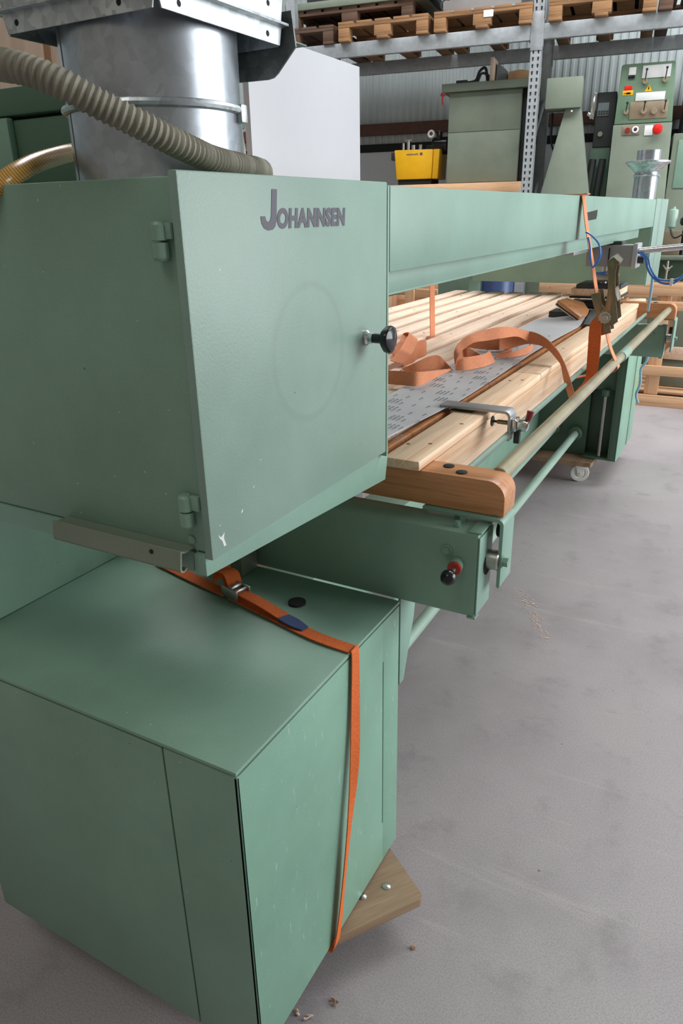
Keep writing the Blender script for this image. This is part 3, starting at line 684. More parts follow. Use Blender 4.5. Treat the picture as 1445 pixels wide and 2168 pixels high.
# sanding pad carriage on the beam
mb = MB(); mb.box(-0.655, -0.473, 3.30, 3.40, 1.228, 1.312, 0.003)
car = obj('pad_carriage', mb, 'grey_paint', SAND)
mb = MB(); mb.box(-0.473, -0.455, 3.29, 3.41, 1.222, 1.318, 0.003); 
obj('face_plate', mb, 'alu', car)
mb = MB(); mb.box(-0.567, -0.562, 3.298, 3.3005, 1.24, 1.30, 0); obj('groove', mb, 'dark', car)
mb = MB(); mb.box(-0.62, -0.52, 3.31, 3.39, 1.312, 1.325, 0.002); mb.cyl((-0.455, 3.34, 1.255), (-0.43, 3.34, 1.255), 0.016)
obj('clamp', mb, 'charcoal', car)
mb = MB(); mb.cyl((-0.462, 3.32, 1.289), (-0.10, 3.32, 1.325), 0.0125, 20)
obj('lever', mb, 'chrome', car, 'bright chrome lever bar')
mb = MB(); mb.cyl((-0.585, 3.36, 1.15), (-0.585, 3.36, 1.23), 0.014); mb.box(-0.625, -0.53, 3.33, 3.40, 1.165, 1.195, 0.003)
obj('shaft', mb, 'steel', car)
mb = MB(); mb.box(-0.68, -0.50, 3.28, 3.48, 1.140, 1.157, 0.002)
pad = obj('pad_shoe', mb, 'charcoal', car)
mb = MB(); mb.box(-0.70, -0.505, 3.27, 3.50, 1.110, 1.140, 0.003); obj('pad_block', mb, 'pine_rail', pad)
mb = MB(); mb.box(-0.70, -0.50, 3.26, 3.51, 1.102, 1.110, 0.001); obj('pad_felt', mb, 'felt', pad)
mb = MB(); mb.tube([(-0.60, 3.28, 1.315), (-0.585, 3.24, 1.28), (-0.60, 3.24, 1.24), (-0.615, 3.27, 1.228)], 0.004, 8, smooth=8); mb.tube([(-0.605, 3.30, 1.20), (-0.57, 3.28, 1.205), (-0.54, 3.30, 1.215)], 0.005, 8, smooth=6)
obj('air_hose', mb, 'blue_hose', car, 'blue air hose')
for dx in (0, 0.012):
    mb = MB(); mb.tube([(-0.455 + dx, 3.31, 1.287), (-0.425 + dx, 3.30, 1.262), (-0.410 + dx, 3.30, 1.225), (-0.385 + dx, 3.30, 1.19), (-0.348, 3.30, 1.168 + dx), (-0.304, 3.30, 1.169 + dx), (-0.273, 3.30, 1.20), (-0.245, 3.31, 1.26), (-0.22, 3.32, 1.305)], 0.0042, 8, smooth=8)
    obj('air_hose', mb, 'blue_hose', car, 'blue air hose')
mb = MB(); mb.box(-0.318, -0.306, 3.293, 3.307, 1.158, 1.186, 0.001); obj('cable_tie', mb, 'label', car)
mb = MB(); mb.tube([(-0.422, 3.62, 1.17), (-0.421, 3.62, 1.10), (-0.424, 3.63, 1.017)], 0.006, 8, smooth=6); obj('drain_hose', mb, 'pale_blue', SAND, 'pale blue plastic hose')
mb = MB(); mb.tube([(-0.49, 4.43, 0.78), (-0.485, 4.43, 0.66), (-0.512, 4.44, 0.60), (-0.505, 4.44, 0.52), (-0.52, 4.45, 0.45), (-0.505, 4.46, 0.40)], 0.007, 8, smooth=8); obj('drain_hose', mb, 'pale_blue', SAND, 'pale blue plastic hose')
mb = MB(); mb.box(-0.80, -0.62, 2.9, 3.15, 1.29, 1.318, 0.006); mb.cyl((-0.70, 2.80, 1.30), (-0.70, 2.92, 1.29), 0.012)
obj('guide_shoe', mb, 'alu', SAND)

# ------------------------------------------------------------------ straps
# strap tied round the near cabinet
st = thing('tie_down_strap', 'narrow orange strap with cam buckle wrapped over the near lower cabinet', 'strap', (-0.52, 0.96, 0.735))
W = 0.026
def rib(pts): return [((x, y + W / 2, z), (x, y - W / 2, z)) for x, y, z in pts]
up_ = [((-0.82, 1.030, 0.7375), (-0.83, 1.006, 0.7375)), ((-0.72, 1.007, 0.7375), (-0.728, 0.982, 0.7375)), ((-0.60, 0.980, 0.7372), (-0.606, 0.954, 0.7372)), ((-0.523, 0.974, 0.736), (-0.524, 0.948, 0.736))]
mb = MB(); mb.ribbon(up_, 0.0022, 8); obj('webbing', mb, 'orange', st)
mb = MB(); mb.ribbon([((-0.5205, 0.974, 0.7365), (-0.5205, 0.948, 0.7365)), ((-0.517, 0.974, 0.728), (-0.517, 0.948, 0.728)), ((-0.512, 0.966, 0.62), (-0.516, 0.941, 0.62)), ((-0.504, 0.946, 0.50), (-0.512, 0.926, 0.50)), ((-0.508, 0.922, 0.38), (-0.508, 0.905, 0.382)), ((-0.514, 0.902, 0.24), (-0.508, 0.878, 0.242)), ((-0.516, 0.878, 0.112), (-0.514, 0.852, 0.112)), ((-0.535, 0.872, 0.103), (-0.535, 0.846, 0.103)), ((-0.62, 0.872, 0.103), (-0.62, 0.846, 0.103))], 0.0022, 8)
obj('webbing', mb, 'orange', st)
mb = MB(); mb.ribbon([((-1.06, 1.085, 0.7378), (-1.07, 1.058, 0.7378)), ((-0.95, 1.058, 0.738), (-0.96, 1.032, 0.738)), ((-0.835, 1.034, 0.739), (-0.845, 1.008, 0.739))], 0.0022, 8)
obj('webbing', mb, 'orange', st)
mb = MB(); mb.ribbon([((-0.812, 1.034, 0.752), (-0.818, 1.010, 0.752)), ((-0.74, 1.016, 0.750), (-0.746, 0.992, 0.750)), ((-0.665, 0.998, 0.741), (-0.672, 0.974, 0.741))], 0.002, 8)
obj('webbing', mb, 'orange', st)
mb = MB(); mb.ribbon([((-0.680, 1.000, 0.7435), (-0.693, 0.978, 0.7435)), ((-0.655, 0.995, 0.742), (-0.66, 0.969, 0.742)), ((-0.628, 0.984, 0.740), (-0.632, 0.968, 0.740))], 0.003, 6)
obj('label_tag', mb, 'blue_tag', st, 'dark blue label sewn on the strap')
mb = MB(); mb.ribbon([((-0.83, 1.04, 0.753), (-0.845, 1.018, 0.750)), ((-0.865, 1.066, 0.775), (-0.882, 1.052, 0.766)), ((-0.90, 1.085, 0.83), (-0.92, 1.072, 0.83)), ((-0.93, 1.094, 0.95), (-0.955, 1.088, 0.95)), ((-0.94, 1.096, 1.05), (-0.966, 1.092, 1.05))], 0.002, 8)
mb.ribbon([((-0.822, 1.046, 0.752), (-0.832, 1.014, 0.752)), ((-0.842, 1.06, 0.772), (-0.856, 1.030, 0.774)), ((-0.868, 1.062, 0.772), (-0.885, 1.036, 0.77)), ((-0.875, 1.058, 0.75), (-0.89, 1.034, 0.75))], 0.002, 8)
obj('loose_end', mb, 'orange', st)
mx = Matrix.Translation((-0.822, 1.022, 0.746)) @ Matrix.Rotation(math.radians(-14), 4, 'Z')
mb = MB(); mb.box(-0.022, 0.026, -0.019, -0.014, -0.006, 0.016, 0.002, mx); mb.box(-0.022, 0.026, 0.014, 0.019, -0.006, 0.016, 0.002, mx)
mb.box(0.012, 0.02, -0.016, 0.016, 0.006, 0.014, 0.002, mx); mb.box(-0.02, -0.012, -0.016, 0.016, -0.002, 0.006, 0.002, mx); mb.box(-0.006, 0.006, -0.014, 0.014, 0.004, 0.018, 0.003, mx)
obj('buckle', mb, 'steel', st, 'small steel cam buckle')

# wide ratchet strap: round the beam, table and handle bar
rs = thing('ratchet_strap', 'wide orange ratchet strap lashed round the crossbeam, table and handle bar', 'strap', (-0.46, 2.47, 1.0))
def yb(pts, wd=0.046):
    return [((x, y + wd / 2, z), (x, y - wd / 2, z)) for x, y, z in pts]
loop = [(-0.446, 2.482, 1.195), (-0.470, 2.476, 1.29), (-0.500, 2.47, 1.41), (-0.517, 2.47, 1.486), (-0.527, 2.47, 1.4915), (-0.85, 2.50, 1.4915), (-0.866, 2.50, 1.487), (-1.05, 2.60, 1.4915), (-1.092, 2.625, 1.485), (-1.078, 2.635, 1.33), (-1.066, 2.64, 1.02), (-1.066, 2.64, 0.985)]
mb = MB(); mb.ribbon(yb(loop), 0.0022, 6); obj('webbing', mb, 'faded', rs)
mb = MB(); mb.ribbon(yb([(-1.060, 2.64, 0.975), (-0.9, 2.60, 0.90), (-0.62, 2.53, 0.895), (-0.40, 2.49, 0.955)], 0.04), 0.0022, 6)
obj('webbing', mb, 'faded', rs)
mb = MB(); mb.ribbon(yb([(-0.410, 2.492, 1.095), (-0.388, 2.488, 1.035), (-0.362, 2.484, 0.988), (-0.3555, 2.484, 0.974), (-0.366, 2.484, 0.961), (-0.386, 2.486, 0.956)], 0.04), 0.0022, 6)
obj('webbing', mb, 'faded', rs)
mb = MB(); mb.tube([(-0.493, 2.44, 1.385), (-0.475, 2.435, 1.376), (-0.449, 2.43, 1.351), (-0.442, 2.43, 1.32), (-0.453, 2.432, 1.292), (-0.463, 2.436, 1.284), (-0.470, 2.436, 1.31), (-0.476, 2.436, 1.345), (-0.484, 2.438, 1.37)], 0.0028, 8, smooth=8)
obj('label_tag', mb, 'blue_hose', rs, 'bright blue plastic loop')
# the ratchet: frame plates, lever plates, spool, grip
e1 = Vector((-0.446, 2.482, 1.195)); e2 = Vector((-0.410, 2.492, 1.095)); ax = (e1 - e2).normalized()
yv = Vector((0, 1, 0)); yv = (yv - ax * yv.dot(ax)).normalized(); nv = yv.cross(ax).normalized()
if nv.x < 0: nv = -nv
RM = Matrix((( nv.x, yv.x, ax.x, 0), (nv.y, yv.y, ax.y, 0), (nv.z, yv.z, ax.z, 0), (0, 0, 0, 1)))
RM = Matrix.Translation((e1 + e2) / 2) @ RM @ Matrix.Scale(1.12, 4)       # local x: outwards, y: along the strap's width, z: up the strap
rt_ = []
mb = MB()
for s in (-1, 1):
    mb.prism([(-0.012, -0.06), (0.016, -0.06), (0.02, -0.02), (0.012, 0.03), (0.016, 0.058), (-0.010, 0.06)], 'y', s * 0.027 - 0.0015, s * 0.027 + 0.0015, 0.0005, RM)
mb.box(-0.006, 0.006, -0.027, 0.027, -0.058, -0.048, 0.002, RM); mb.box(-0.006, 0.006, -0.027, 0.027, 0.046, 0.056, 0.002, RM)
rat = obj('ratchet', mb, 'brass_steel', rs, 'zinc plated steel ratchet')
mb = MB()
for s in (-1, 1):
    mb.prism([(0.0, -0.018), (0.022, -0.042), (0.042, -0.034), (0.05, 0.02), (0.064, 0.088), (0.078, 0.118), (0.070, 0.130), (0.054, 0.122), (0.038, 0.06), (0.022, 0.02), (0.004, 0.006)], 'y', s * 0.033 - 0.0013, s * 0.033 + 0.0013, 0.0005, RM)
mb.prism([(0.044, 0.10), (0.056, 0.134), (0.074, 0.138), (0.084, 0.118), (0.078, 0.112), (0.07, 0.128), (0.06, 0.124), (0.05, 0.098)], 'y', -0.033, 0.033, 0.001, RM)
mb.box(0.048, 0.055, -0.032, 0.032, 0.02, 0.055, 0.001, RM)
obj('lever', mb, 'brass_steel', rat)
mb = MB()
p0 = RM @ Vector((0.012, -0.045, -0.012)); p1 = RM @ Vector((0.012, 0.045, -0.012)); mb.cyl(p0, p1, 0.010, 16)
for s in (-0.037, 0.034): mb.lathe([(0.019, 0), (0.019, 0.003)], RM @ Vector((0.012, s, -0.012)), RM.to_3x3() @ Vector((0, 1, 0)), 22, lobes=11, lobe_amp=0.09)
obj('spool', mb, 'steel', rat)
mb = MB(); mb.ribbon(STRAP['hang'], 0.0022, 8); obj('webbing', mb, 'orange', rs, 'dark orange slack webbing hanging from the ratchet')
mb = MB(); mb.ribbon([((-0.43, 2.40, 0.933), (-0.455, 2.40, 0.918)), ((-0.46, 2.34, 0.905), (-0.47, 2.33, 0.885)), ((-0.44, 2.26, 0.888), (-0.46, 2.25, 0.868)), ((-0.425, 2.22, 0.90), (-0.445, 2.22, 0.890))], 0.0022, 8); obj('webbing', mb, 'orange', rs)

# the slack of the strap, heaped on the abrasive belt
pile = thing('slack_webbing', 'heap of looped faded orange webbing lying on the grey abrasive belt', 'strap', (-0.76, 2.0, 1.02))
ends = {'tail': 'faded end draped over the table rail'}
for k in ('front', 'hump', 'loop', 'loop2', 'mid', 'midback', 'back', 'back2', 'arch', 'tail'):
    mb = MB(); mb.ribbon([(tuple(a), tuple(b)) for a, b in STRAP[k]], 0.002, 9)
    obj('loop', mb, 'faded', pile, ends.get(k))

# ------------------------------------------------------------------ things lying on the table
def zt(u, v):
    return 1.0155 + 0.0025 * (1 + math.sin(v * 9 + u * 2)) + 0.012 * max(0, u - 0.8) * (1 if v < 0.35 else max(0, 1 - (v - 0.35) * 3))
rows = []
for i in range(40):
    v = i / 39; y = 1.20 + v * 1.98
    xl = -0.778 - 0.026 * v; xr = -0.606 + 0.005 * math.sin(v * 7) - 0.022 * max(0, 0.24 - v) / 0.24
    row = []
    for j in range(9):
        u = j / 8; row.append((xl + (xr - xl) * u, y, zt(u, v) + (0.0 if v < 0.94 else (v - 0.94) * 0.6 * u)))
    rows.append(row)
mb = MB(); mb.sheet(rows, 0.0012)
ab = obj('abrasive_belt', mb, 'abrasive', loc=(-0.69, 1.9, 1.015), ang=80)
tag(ab, 'grey abrasive belt with printed back laid flat beside the table rail', 'sanding belt')
mb = MB()
def stamp(mb, s, x, y, size, bold=0.0):
    v = (y - 1.20) / 1.98; u = (x + 0.778 + 0.026 * v) / 0.19
    rz = Matrix.Rotation(math.radians(180 - 90), 4, 'Z')
    add_text(mb, s, size, Matrix.Translation((x, y, zt(min(u + 0.06, 0.98), v) + 0.0012)) @ rz, depth=0.0002, bold=bold)
for r in range(22):
    y = 1.22 + r * 0.072
    for c in range(5):
        x = -0.760 + c * 0.035 + 0.012 * (r % 2)
        if c == 4 and y > 2.2: continue
        if (r + c) % 4 == 1:
            for q in range(3): stamp(mb, 'P 120 P 120', x + q * 0.0105, y, 0.0080)
        else: stamp(mb, 'P 120', x, y + random.uniform(-0.01, 0.01), 0.0085)
obj('print', mb, 'ink', ab, 'rows of small grey grit numbers')

# small pine sanding pad tilted on the belt, and steel bars behind it
hp_ = thing('hand_pad', 'small wooden pad with dark felt sole tilted on the far end of the belt', 'sanding pad', (-0.67, 3.15, 1.02))
A = Vector((-0.728, 3.15, 1.088)); Bq = Vector((-0.626, 3.12, 1.030)); dl = (Bq - A); Lp = dl.length; dl.normalize()
yv2 = Vector((0.25, 1, 0.1)); yv2 = (yv2 - dl * yv2.dot(dl)).normalized(); nv2 = dl.cross(yv2).normalized()
if nv2.z < 0: nv2 = -nv2
PM = Matrix(((dl.x, yv2.x, nv2.x, A.x), (dl.y, yv2.y, nv2.y, A.y), (dl.z, yv2.z, nv2.z, A.z), (0, 0, 0, 1)))
mb = MB(); mb.prism([(0, 0), (Lp, 0), (Lp, 0.06), (Lp - 0.02, 0.10), (0.05, 0.13), (0, 0.07)], 'z', 0.004, 0.018, 0.001, PM); obj('block', mb, 'varnish', hp_)
mb = MB(); mb.prism([(0, 0), (Lp, 0), (Lp, 0.06), (Lp - 0.02, 0.10), (0.05, 0.13), (0, 0.07)], 'z', -0.002, 0.004, 0.0, PM); obj('felt_sole', mb, 'felt', hp_)
mb = MB(); mb.prism([(0, 0), (Lp, 0), (Lp, 0.06), (Lp - 0.02, 0.10), (0.05, 0.13), (0, 0.07)], 'z', -0.006, -0.002, 0.0, PM); obj('graphite_face', mb, 'steel', hp_)
bars = thing('guide_bar', 'black steel guide bars with bright edges lying across the slats', 'steel bar', (-0.70, 3.3, 1.02))
for i, (y, zb, z1, mt) in enumerate(((3.26, 1.018, 1.044, 'charcoal'), (3.31, 1.044, 1.056, 'chrome'), (3.34, 1.056, 1.078, 'charcoal'))):
    mb = MB(); mb.box(-0.78 + 0.03 * i, -0.52, y, y + 0.12, zb, z1, 0.003); obj('bar', mb, mt, bars)
mb = MB(); mb.prism([(3.10, 1.018), (3.16, 1.018), (3.26, 1.018), (3.26, 1.06), (3.22, 1.056), (3.15, 1.035)], 'x', -0.60, -0.515, 0.002)
bb = obj('belt_roll', mb, 'plate_grey', loc=(-0.56, 3.2, 1.018)); tag(bb, 'grey bent belt end beside the ratchet at the far rail', 'sanding belt')

# stop clamp on the rail
sc = thing('stop_clamp', 'bent aluminium stop bar with toggle clamp hooked over the pine rail', 'clamp', (-0.53, 1.61, 1.0118))
y0, y1 = 1.598, 1.645
mb = MB()
pr = [(-0.622, 1.0185), (-0.622, 1.0245), (-0.462, 1.0245)] + [(-0.462 + 0.014 * math.sin(a), 1.0105 + 0.014 * math.cos(a)) for a in (0.4, 0.8, 1.2, PI / 2)] + [(-0.448, 0.955), (-0.454, 0.955), (-0.454, 1.010), (-0.4565, 1.0155), (-0.462, 1.0185)]
mb.prism(pr, 'y', y0, y1, 0.0004)
obj('bar', mb, 'alu', sc)
mb = MB(); mb.box(-0.60, -0.54, y0, y1, 1.0122, 1.0185, 0.001); obj('spacer', mb, 'felt', sc)
ym2, zm2 = 1.622, 0.992
mb = MB(); mb.cyl((-0.4985, ym2, zm2), (-0.4955, ym2, zm2), 0.0125, 20); mb.cyl((-0.4955, ym2, zm2), (-0.484, ym2, zm2), 0.003, 10); obj('plunger', mb, 'charcoal', sc)
mb = MB(); mb.cyl((-0.485, ym2, zm2), (-0.454, ym2, zm2), 0.0052, 14); obj('rod', mb, 'brass_steel', sc)
mb = MB(); mb.box(-0.448, -0.436, ym2 - 0.016, ym2 + 0.016, zm2 - 0.016, zm2 + 0.014, 0.003); mb.box(-0.436, -0.412, ym2 - 0.013, ym2 + 0.012, zm2 - 0.014, zm2 + 0.010, 0.003); mb.cyl((-0.424, ym2 - 0.018, zm2), (-0.424, ym2 + 0.016, zm2), 0.0055, 12)
obj('toggle', mb, 'chrome', sc)
mb = MB(); mb.tube([(-0.418, ym2 + 0.006, zm2 + 0.004), (-0.414, ym2 + 0.010, zm2 + 0.018), (-0.412, ym2 + 0.012, zm2 + 0.030)], lambda u: 0.006 + 0.0025 * u, 12); obj('handle', mb, 'dark_red', sc, 'dark red plastic handle')
mb = MB(); mb.box(-0.444, -0.430, ym2 - 0.004, ym2 + 0.010, 0.945, 0.978, 0.002); obj('bracket', mb, 'charcoal', sc)

# ------------------------------------------------------------------ dollies
def dolly(loc, rz, x0, y0, x1, y1, z0, z1, wheels, wr, label, studs):
    d = thing('dolly', label, 'dolly', loc, rz=rz)
    ORG[d] = WORLD
    mb = MB()
    t = bmesh.new(); bmesh.ops.create_cube(t, size=1)
    for v in t.verts: v.co = Vector(((x0 + x1) / 2 + v.co.x * (x1 - x0), (y0 + y1) / 2 + v.co.y * (y1 - y0), (z0 + z1) / 2 + v.co.z * (z1 - z0)))
    bmesh.ops.bevel(t, geom=[e for e in t.edges if abs(e.verts[0].co.z - e.verts[1].co.z) > 0.001], offset=0.012, segments=4, affect='EDGES', profile=0.5)
    mb._merge(t); obj('board', mb, 'ply', d)
    for sx, sy in studs:
        mb = MB(); mb.lathe([(0.010, 0), (0.009, 0.002), (0.005, 0.0038), (0, 0.0042)], (sx, sy, z1 - 0.0002), (0, 0, 1), 18); obj('bolt', mb, 'steel', d)
    for wx, wy, a in wheels:
        R = Matrix.Translation((wx, wy, 0)) @ Matrix.Rotation(a, 4, 'Z')
        mb = MB(); mb.lathe([(wr * 0.25, -0.016), (wr * 0.55, -0.012), (wr * 0.62, -0.015), (wr * 0.94, -0.015), (wr, -0.011), (wr, 0.011), (wr * 0.94, 0.015), (wr * 0.62, 0.015), (wr * 0.55, 0.012), (wr * 0.25, 0.016)], R @ Vector((0, 0, wr)), R.to_3x3() @ Vector((0, 1, 0)), 32)
        c = obj('caster', mb, 'white_wheel', d, 'white caster wheel')
        mb = MB()
        for s in (-1, 1): mb.prism([(-0.010, wr - 0.012), (0.012, wr - 0.012), (0.03, z0 - 0.004), (0.03, z0), (-0.03, z0), (-0.03, z0 - 0.004)], 'y', s * 0.020 - 0.001, s * 0.020 + 0.001, 0, R)
        mb.cyl(R @ Vector((0, -0.023, wr)), R @ Vector((0, 0.023, wr)), 0.006, 10); mb.box(-0.035, 0.035, -0.03, 0.03, z0 - 0.005, z0, 0.001, R)
        obj('fork', mb, 'white_wheel', c)
    return d
# near: the corner of a worn plywood board sticks out under the cabinet
dolly((-0.406, 1.051, 0), math.radians(145), 0, 0, 0.52, 0.46, 0.076, 0.0975, [(0.22, 0.26, 0.4), (0.44, 0.10, 1.2), (0.40, 0.40, 0.2)], 0.033, 'worn plywood dolly board poking out under the near cabinet', [(0.060, 0.058), (0.062, 0.116)])
dolly((-0.64, 4.02, 0), 0, -0.62, 0.0, -0.012, 0.60, 0.112, 0.1375, [(-0.085, 0.075, 0.35), (-0.52, 0.10, 0.1), (-0.1, 0.52, 0.3)], 0.0525, 'plywood dolly on white casters under the far cabinet', [])

# ------------------------------------------------------------------ bits on the floor
for i, (x, y, lb, seed) in enumerate(((-0.404, 0.997, 'curled brown wood shaving nearest the plywood dolly corner', 1), (-0.501, 0.818, 'dark wood shaving on floor between cabinet edge and bottom of picture', 2), (-0.549, 0.765, 'leftmost of two pale wood crumbs beside the cabinet foot', 3), (-0.528, 0.772, 'rightmost of two pale wood crumbs beside the cabinet foot', 4))):
    r = random.Random(seed); mb = MB()
    pts = [(x + r.uniform(-0.009, 0.009), y + r.uniform(-0.008, 0.008), 0.002 + r.uniform(0, 0.004)) for _ in range(4)]
    mb.tube(pts, lambda u: 0.0012 + 0.0009 * math.sin(u * 9), 6, smooth=4)
    mb.tube([(p[0] * 0.5 + pts[0][0] * 0.5 + 0.003, p[1], p[2]) for p in pts], 0.0011, 5, smooth=3)
    o = obj('wood_shaving', mb, 'pine' if i > 1 else 'batten', loc=(x, y, 0)); tag(o, lb, 'debris')
mb = MB(); r = random.Random(5)
for i in range(150):
    t = r.random(); x = -0.66 + 0.19 * t + r.gauss(0, 0.012 + 0.02 * (1 - t)); y = 2.66 - 0.32 * t + r.gauss(0, 0.012)
    s = r.uniform(0.0012, 0.0034); mb.box(x, x + s * r.uniform(1, 2.2), y, y + s, 0.0002, 0.0002 + s * 0.6)
o = obj('sawdust', mb, 'pine', loc=(-0.57, 2.5, 0), kind='stuff'); tag(o, 'thin trail of pale sawdust on the concrete past the support arm', 'sawdust')

# ------------------------------------------------------------------ boards and crates behind the machine
b = MB(); b.prism([(2.42, 0.0), (3.27, 0.0), (3.27, 2.045), (2.42, 2.05)], 'x', -1.725, -1.70, 0.001)
o = obj('white_board', b, 'white_board', loc=(-1.71, 2.9, 0)); tag(o, 'large plain white melamine board standing upright behind the lettered hood', 'board')
def leaning(name, label, cat, poly, y, th, mat, base):
    b = MB(); b.prism(poly, 'y', y, y + th, 0.001, Matrix.Translation((0, y, 0)) @ Matrix.Rotation(math.radians(-3), 4, 'X') @ Matrix.Translation((0, -y, 0)))
    o = obj(name, b, mat, loc=(base, y, 0)); return tag(o, label, cat)
leaning('plywood_sheet', 'pale beige wood panel with slanted edge between duct and white board', 'panel', [(-2.30, 0), (-1.50, 0), (-1.73, 1.74), (-1.80, 2.35), (-2.30, 2.35)], 2.30, 0.02, 'beige', -1.9)
leaning('plywood_sheet', 'wide pale beige wood panel at the top left edge of the picture', 'panel', [(-3.6, 0), (-2.765, 0), (-2.765, 2.5), (-3.6, 2.5)], 2.36, 0.02, 'beige', -3.0)
leaning('plywood_sheet', 'narrow pale beige wood panel above the grey hose left of the duct', 'panel', [(-2.735, 0), (-2.60, 0), (-2.60, 2.45), (-2.735, 2.45)], 2.38, 0.02, 'beige', -2.66)
leaning('wood_batten', 'thin brown batten between the two beige panels at top left', 'batten', [(-2.765, 0), (-2.735, 0), (-2.735, 2.5), (-2.765, 2.5)], 2.372, 0.025, 'batten', -2.75)
leaning('wood_batten', 'brown batten beside the narrow white strip left of the duct', 'batten', [(-2.60, 0), (-2.535, 0), (-2.535, 2.5), (-2.60, 2.5)], 2.39, 0.025, 'batten', -2.57)
leaning('white_strip', 'narrow white board strip just left of the big duct', 'board', [(-2.53, 0), (-2.305, 0), (-2.305, 2.2), (-2.53, 2.2)], 2.40, 0.02, 'white_board', -2.4)

def crate(name, label, x0, x1, y0, y1, rails, posts, cross):
    c = thing(name, label, 'crate', ((x0 + x1) / 2, (y0 + y1) / 2, 0))
    for z0, z1 in rails:
        for y in (y0, y1 - 0.022):
            b = MB(); b.box(x0, x1, y, y + 0.022, z0, z1, 0.003); obj('rail', b, 'crate_x', c)
    for px in posts:
        for y in (y0 + 0.024, y1 - 0.05):
            b = MB(); b.box(px, px + 0.10, y, y + 0.024, 0.09, rails[-1][1] - 0.01, 0.003); obj('post', b, 'crate_z', c)
    for z0, z1 in cross:
        for x in (x0, x1 - 0.022):
            b = MB(); b.box(x, x + 0.022, y0 + 0.024, y1 - 0.024, z0, z1, 0.003); obj('rail', b, 'batten', c)
    return c
k = crate('timber_crate', 'open timber crate frame on the floor beyond the far end of the table', -1.55, 0.42, 6.08, 6.95, [(0.0, 0.088), (0.243, 0.318), (0.735, 0.80), (0.838, 0.93)], [-0.662, 0.2, -1.5], [(0.838, 0.93)])
for i in range(5):
    b = MB(); b.box(-1.52, 0.40, 6.15 + i * 0.16, 6.26 + i * 0.16, 0.09, 0.11, 0.002); obj('deck_board', b, 'crate_x', k)
b = MB(); b.prism([(-0.60, 0.36), (-0.56, 0.355), (0.2, 0.34), (0.2, 0.44), (-0.50, 0.448), (-0.54, 0.44)], 'y', 6.20, 6.23, 0.002); o = obj('plywood_offcut', b, 'pine', loc=(-0.2, 6.2, 0.36)); tag(o, 'pale rounded plywood offcut standing inside the timber crate', 'board')
b = MB(); b.box(-0.62, -0.36, 6.34, 6.7, 0.112, 0.33, 0.01); b.box(-0.64, -0.34, 6.33, 6.71, 0.33, 0.345, 0.003); o = obj('motor_housing', b, 'old_green', loc=(-0.5, 6.5, 0.112)); tag(o, 'grey green machine housing sitting inside the timber crate', 'machine part')
b = MB(); b.box(-0.475, -0.30, 6.72, 6.9, 0.112, 0.87, 0.01); o = obj('orange_case', b, plain('orange_enamel', rgb(236, 98, 20), 0.4), loc=(-0.4, 6.8, 0.112)); tag(o, 'bright orange case behind the crate rails at the right edge', 'case')
for i in range(3):
    b = MB(); b.box(-0.60, 0.3, 6.975, 7.075, 0.065 + 0.09 * i, 0.090 + 0.09 * i, 0.003); b.box(-0.60, -0.5, 6.975, 7.075, 0.001 + 0.09 * i, 0.066 + 0.09 * i, 0.002); b.box(0.1, 0.2, 6.975, 7.075, 0.001 + 0.09 * i, 0.066 + 0.09 * i, 0.002)
    o = obj('board_stack', b, 'pallet_dark', loc=(-0.2, 7.0, 0.001 + 0.09 * i)); tag(o, ['lowest dark board layer seen through the crate at right', 'middle dark board layer seen through the crate at right', 'top dark board layer seen through the crate at right'][i], 'boards', 'dark boards behind the crate')
k2 = thing('wooden_crate', 'wooden box crate with plank sides behind the slatted table', 'crate', (-2.0, 5.0, 0))
for z in (0.60, 0.72, 0.84):
    b = MB(); b.box(-2.12, -1.95, 4.90, 4.922, z, z + 0.112, 0.003); obj('plank', b, 'crate_x', k2)
    b = MB(); b.box(-2.6, -2.10, 5.6, 5.622, z, z + 0.112, 0.003); obj('plank', b, 'crate_x', k2)
    b = MB(); b.box(-2.60, -2.578, 4.50, 5.6, z, z + 0.112, 0.003); obj('plank', b, 'batten', k2)
b = MB(); b.box(-2.6, -2.10, 4.92, 5.6, 0.0, 0.6, 0.004); obj('base', b, 'pallet_dark', k2)
b = MB(); b.box(-2.19, -2.12, 4.88, 4.93, 0.0, 0.955, 0.004); obj('post', b, 'crate_z', k2)
for x, lb in ((-2.07, 'left dark blue plastic drum glimpsed behind the far table slats'), (-1.79, 'right dark blue plastic drum glimpsed behind the far table slats')):
    b = MB(); b.lathe([(0.0, 0), (0.115, 0.0), (0.12, 0.02), (0.12, 0.35), (0.126, 0.36), (0.126, 0.38), (0.12, 0.39), (0.12, 0.72), (0.126, 0.73), (0.126, 0.75), (0.12, 0.76), (0.12, 1.06), (0.11, 1.09), (0.0, 1.09)], (x, 5.75, 0), (0, 0, 1), 32)
    o = obj('plastic_drum', b, 'blue_drum', loc=(x, 5.75, 0)); tag(o, lb, 'drum', 'blue drums')

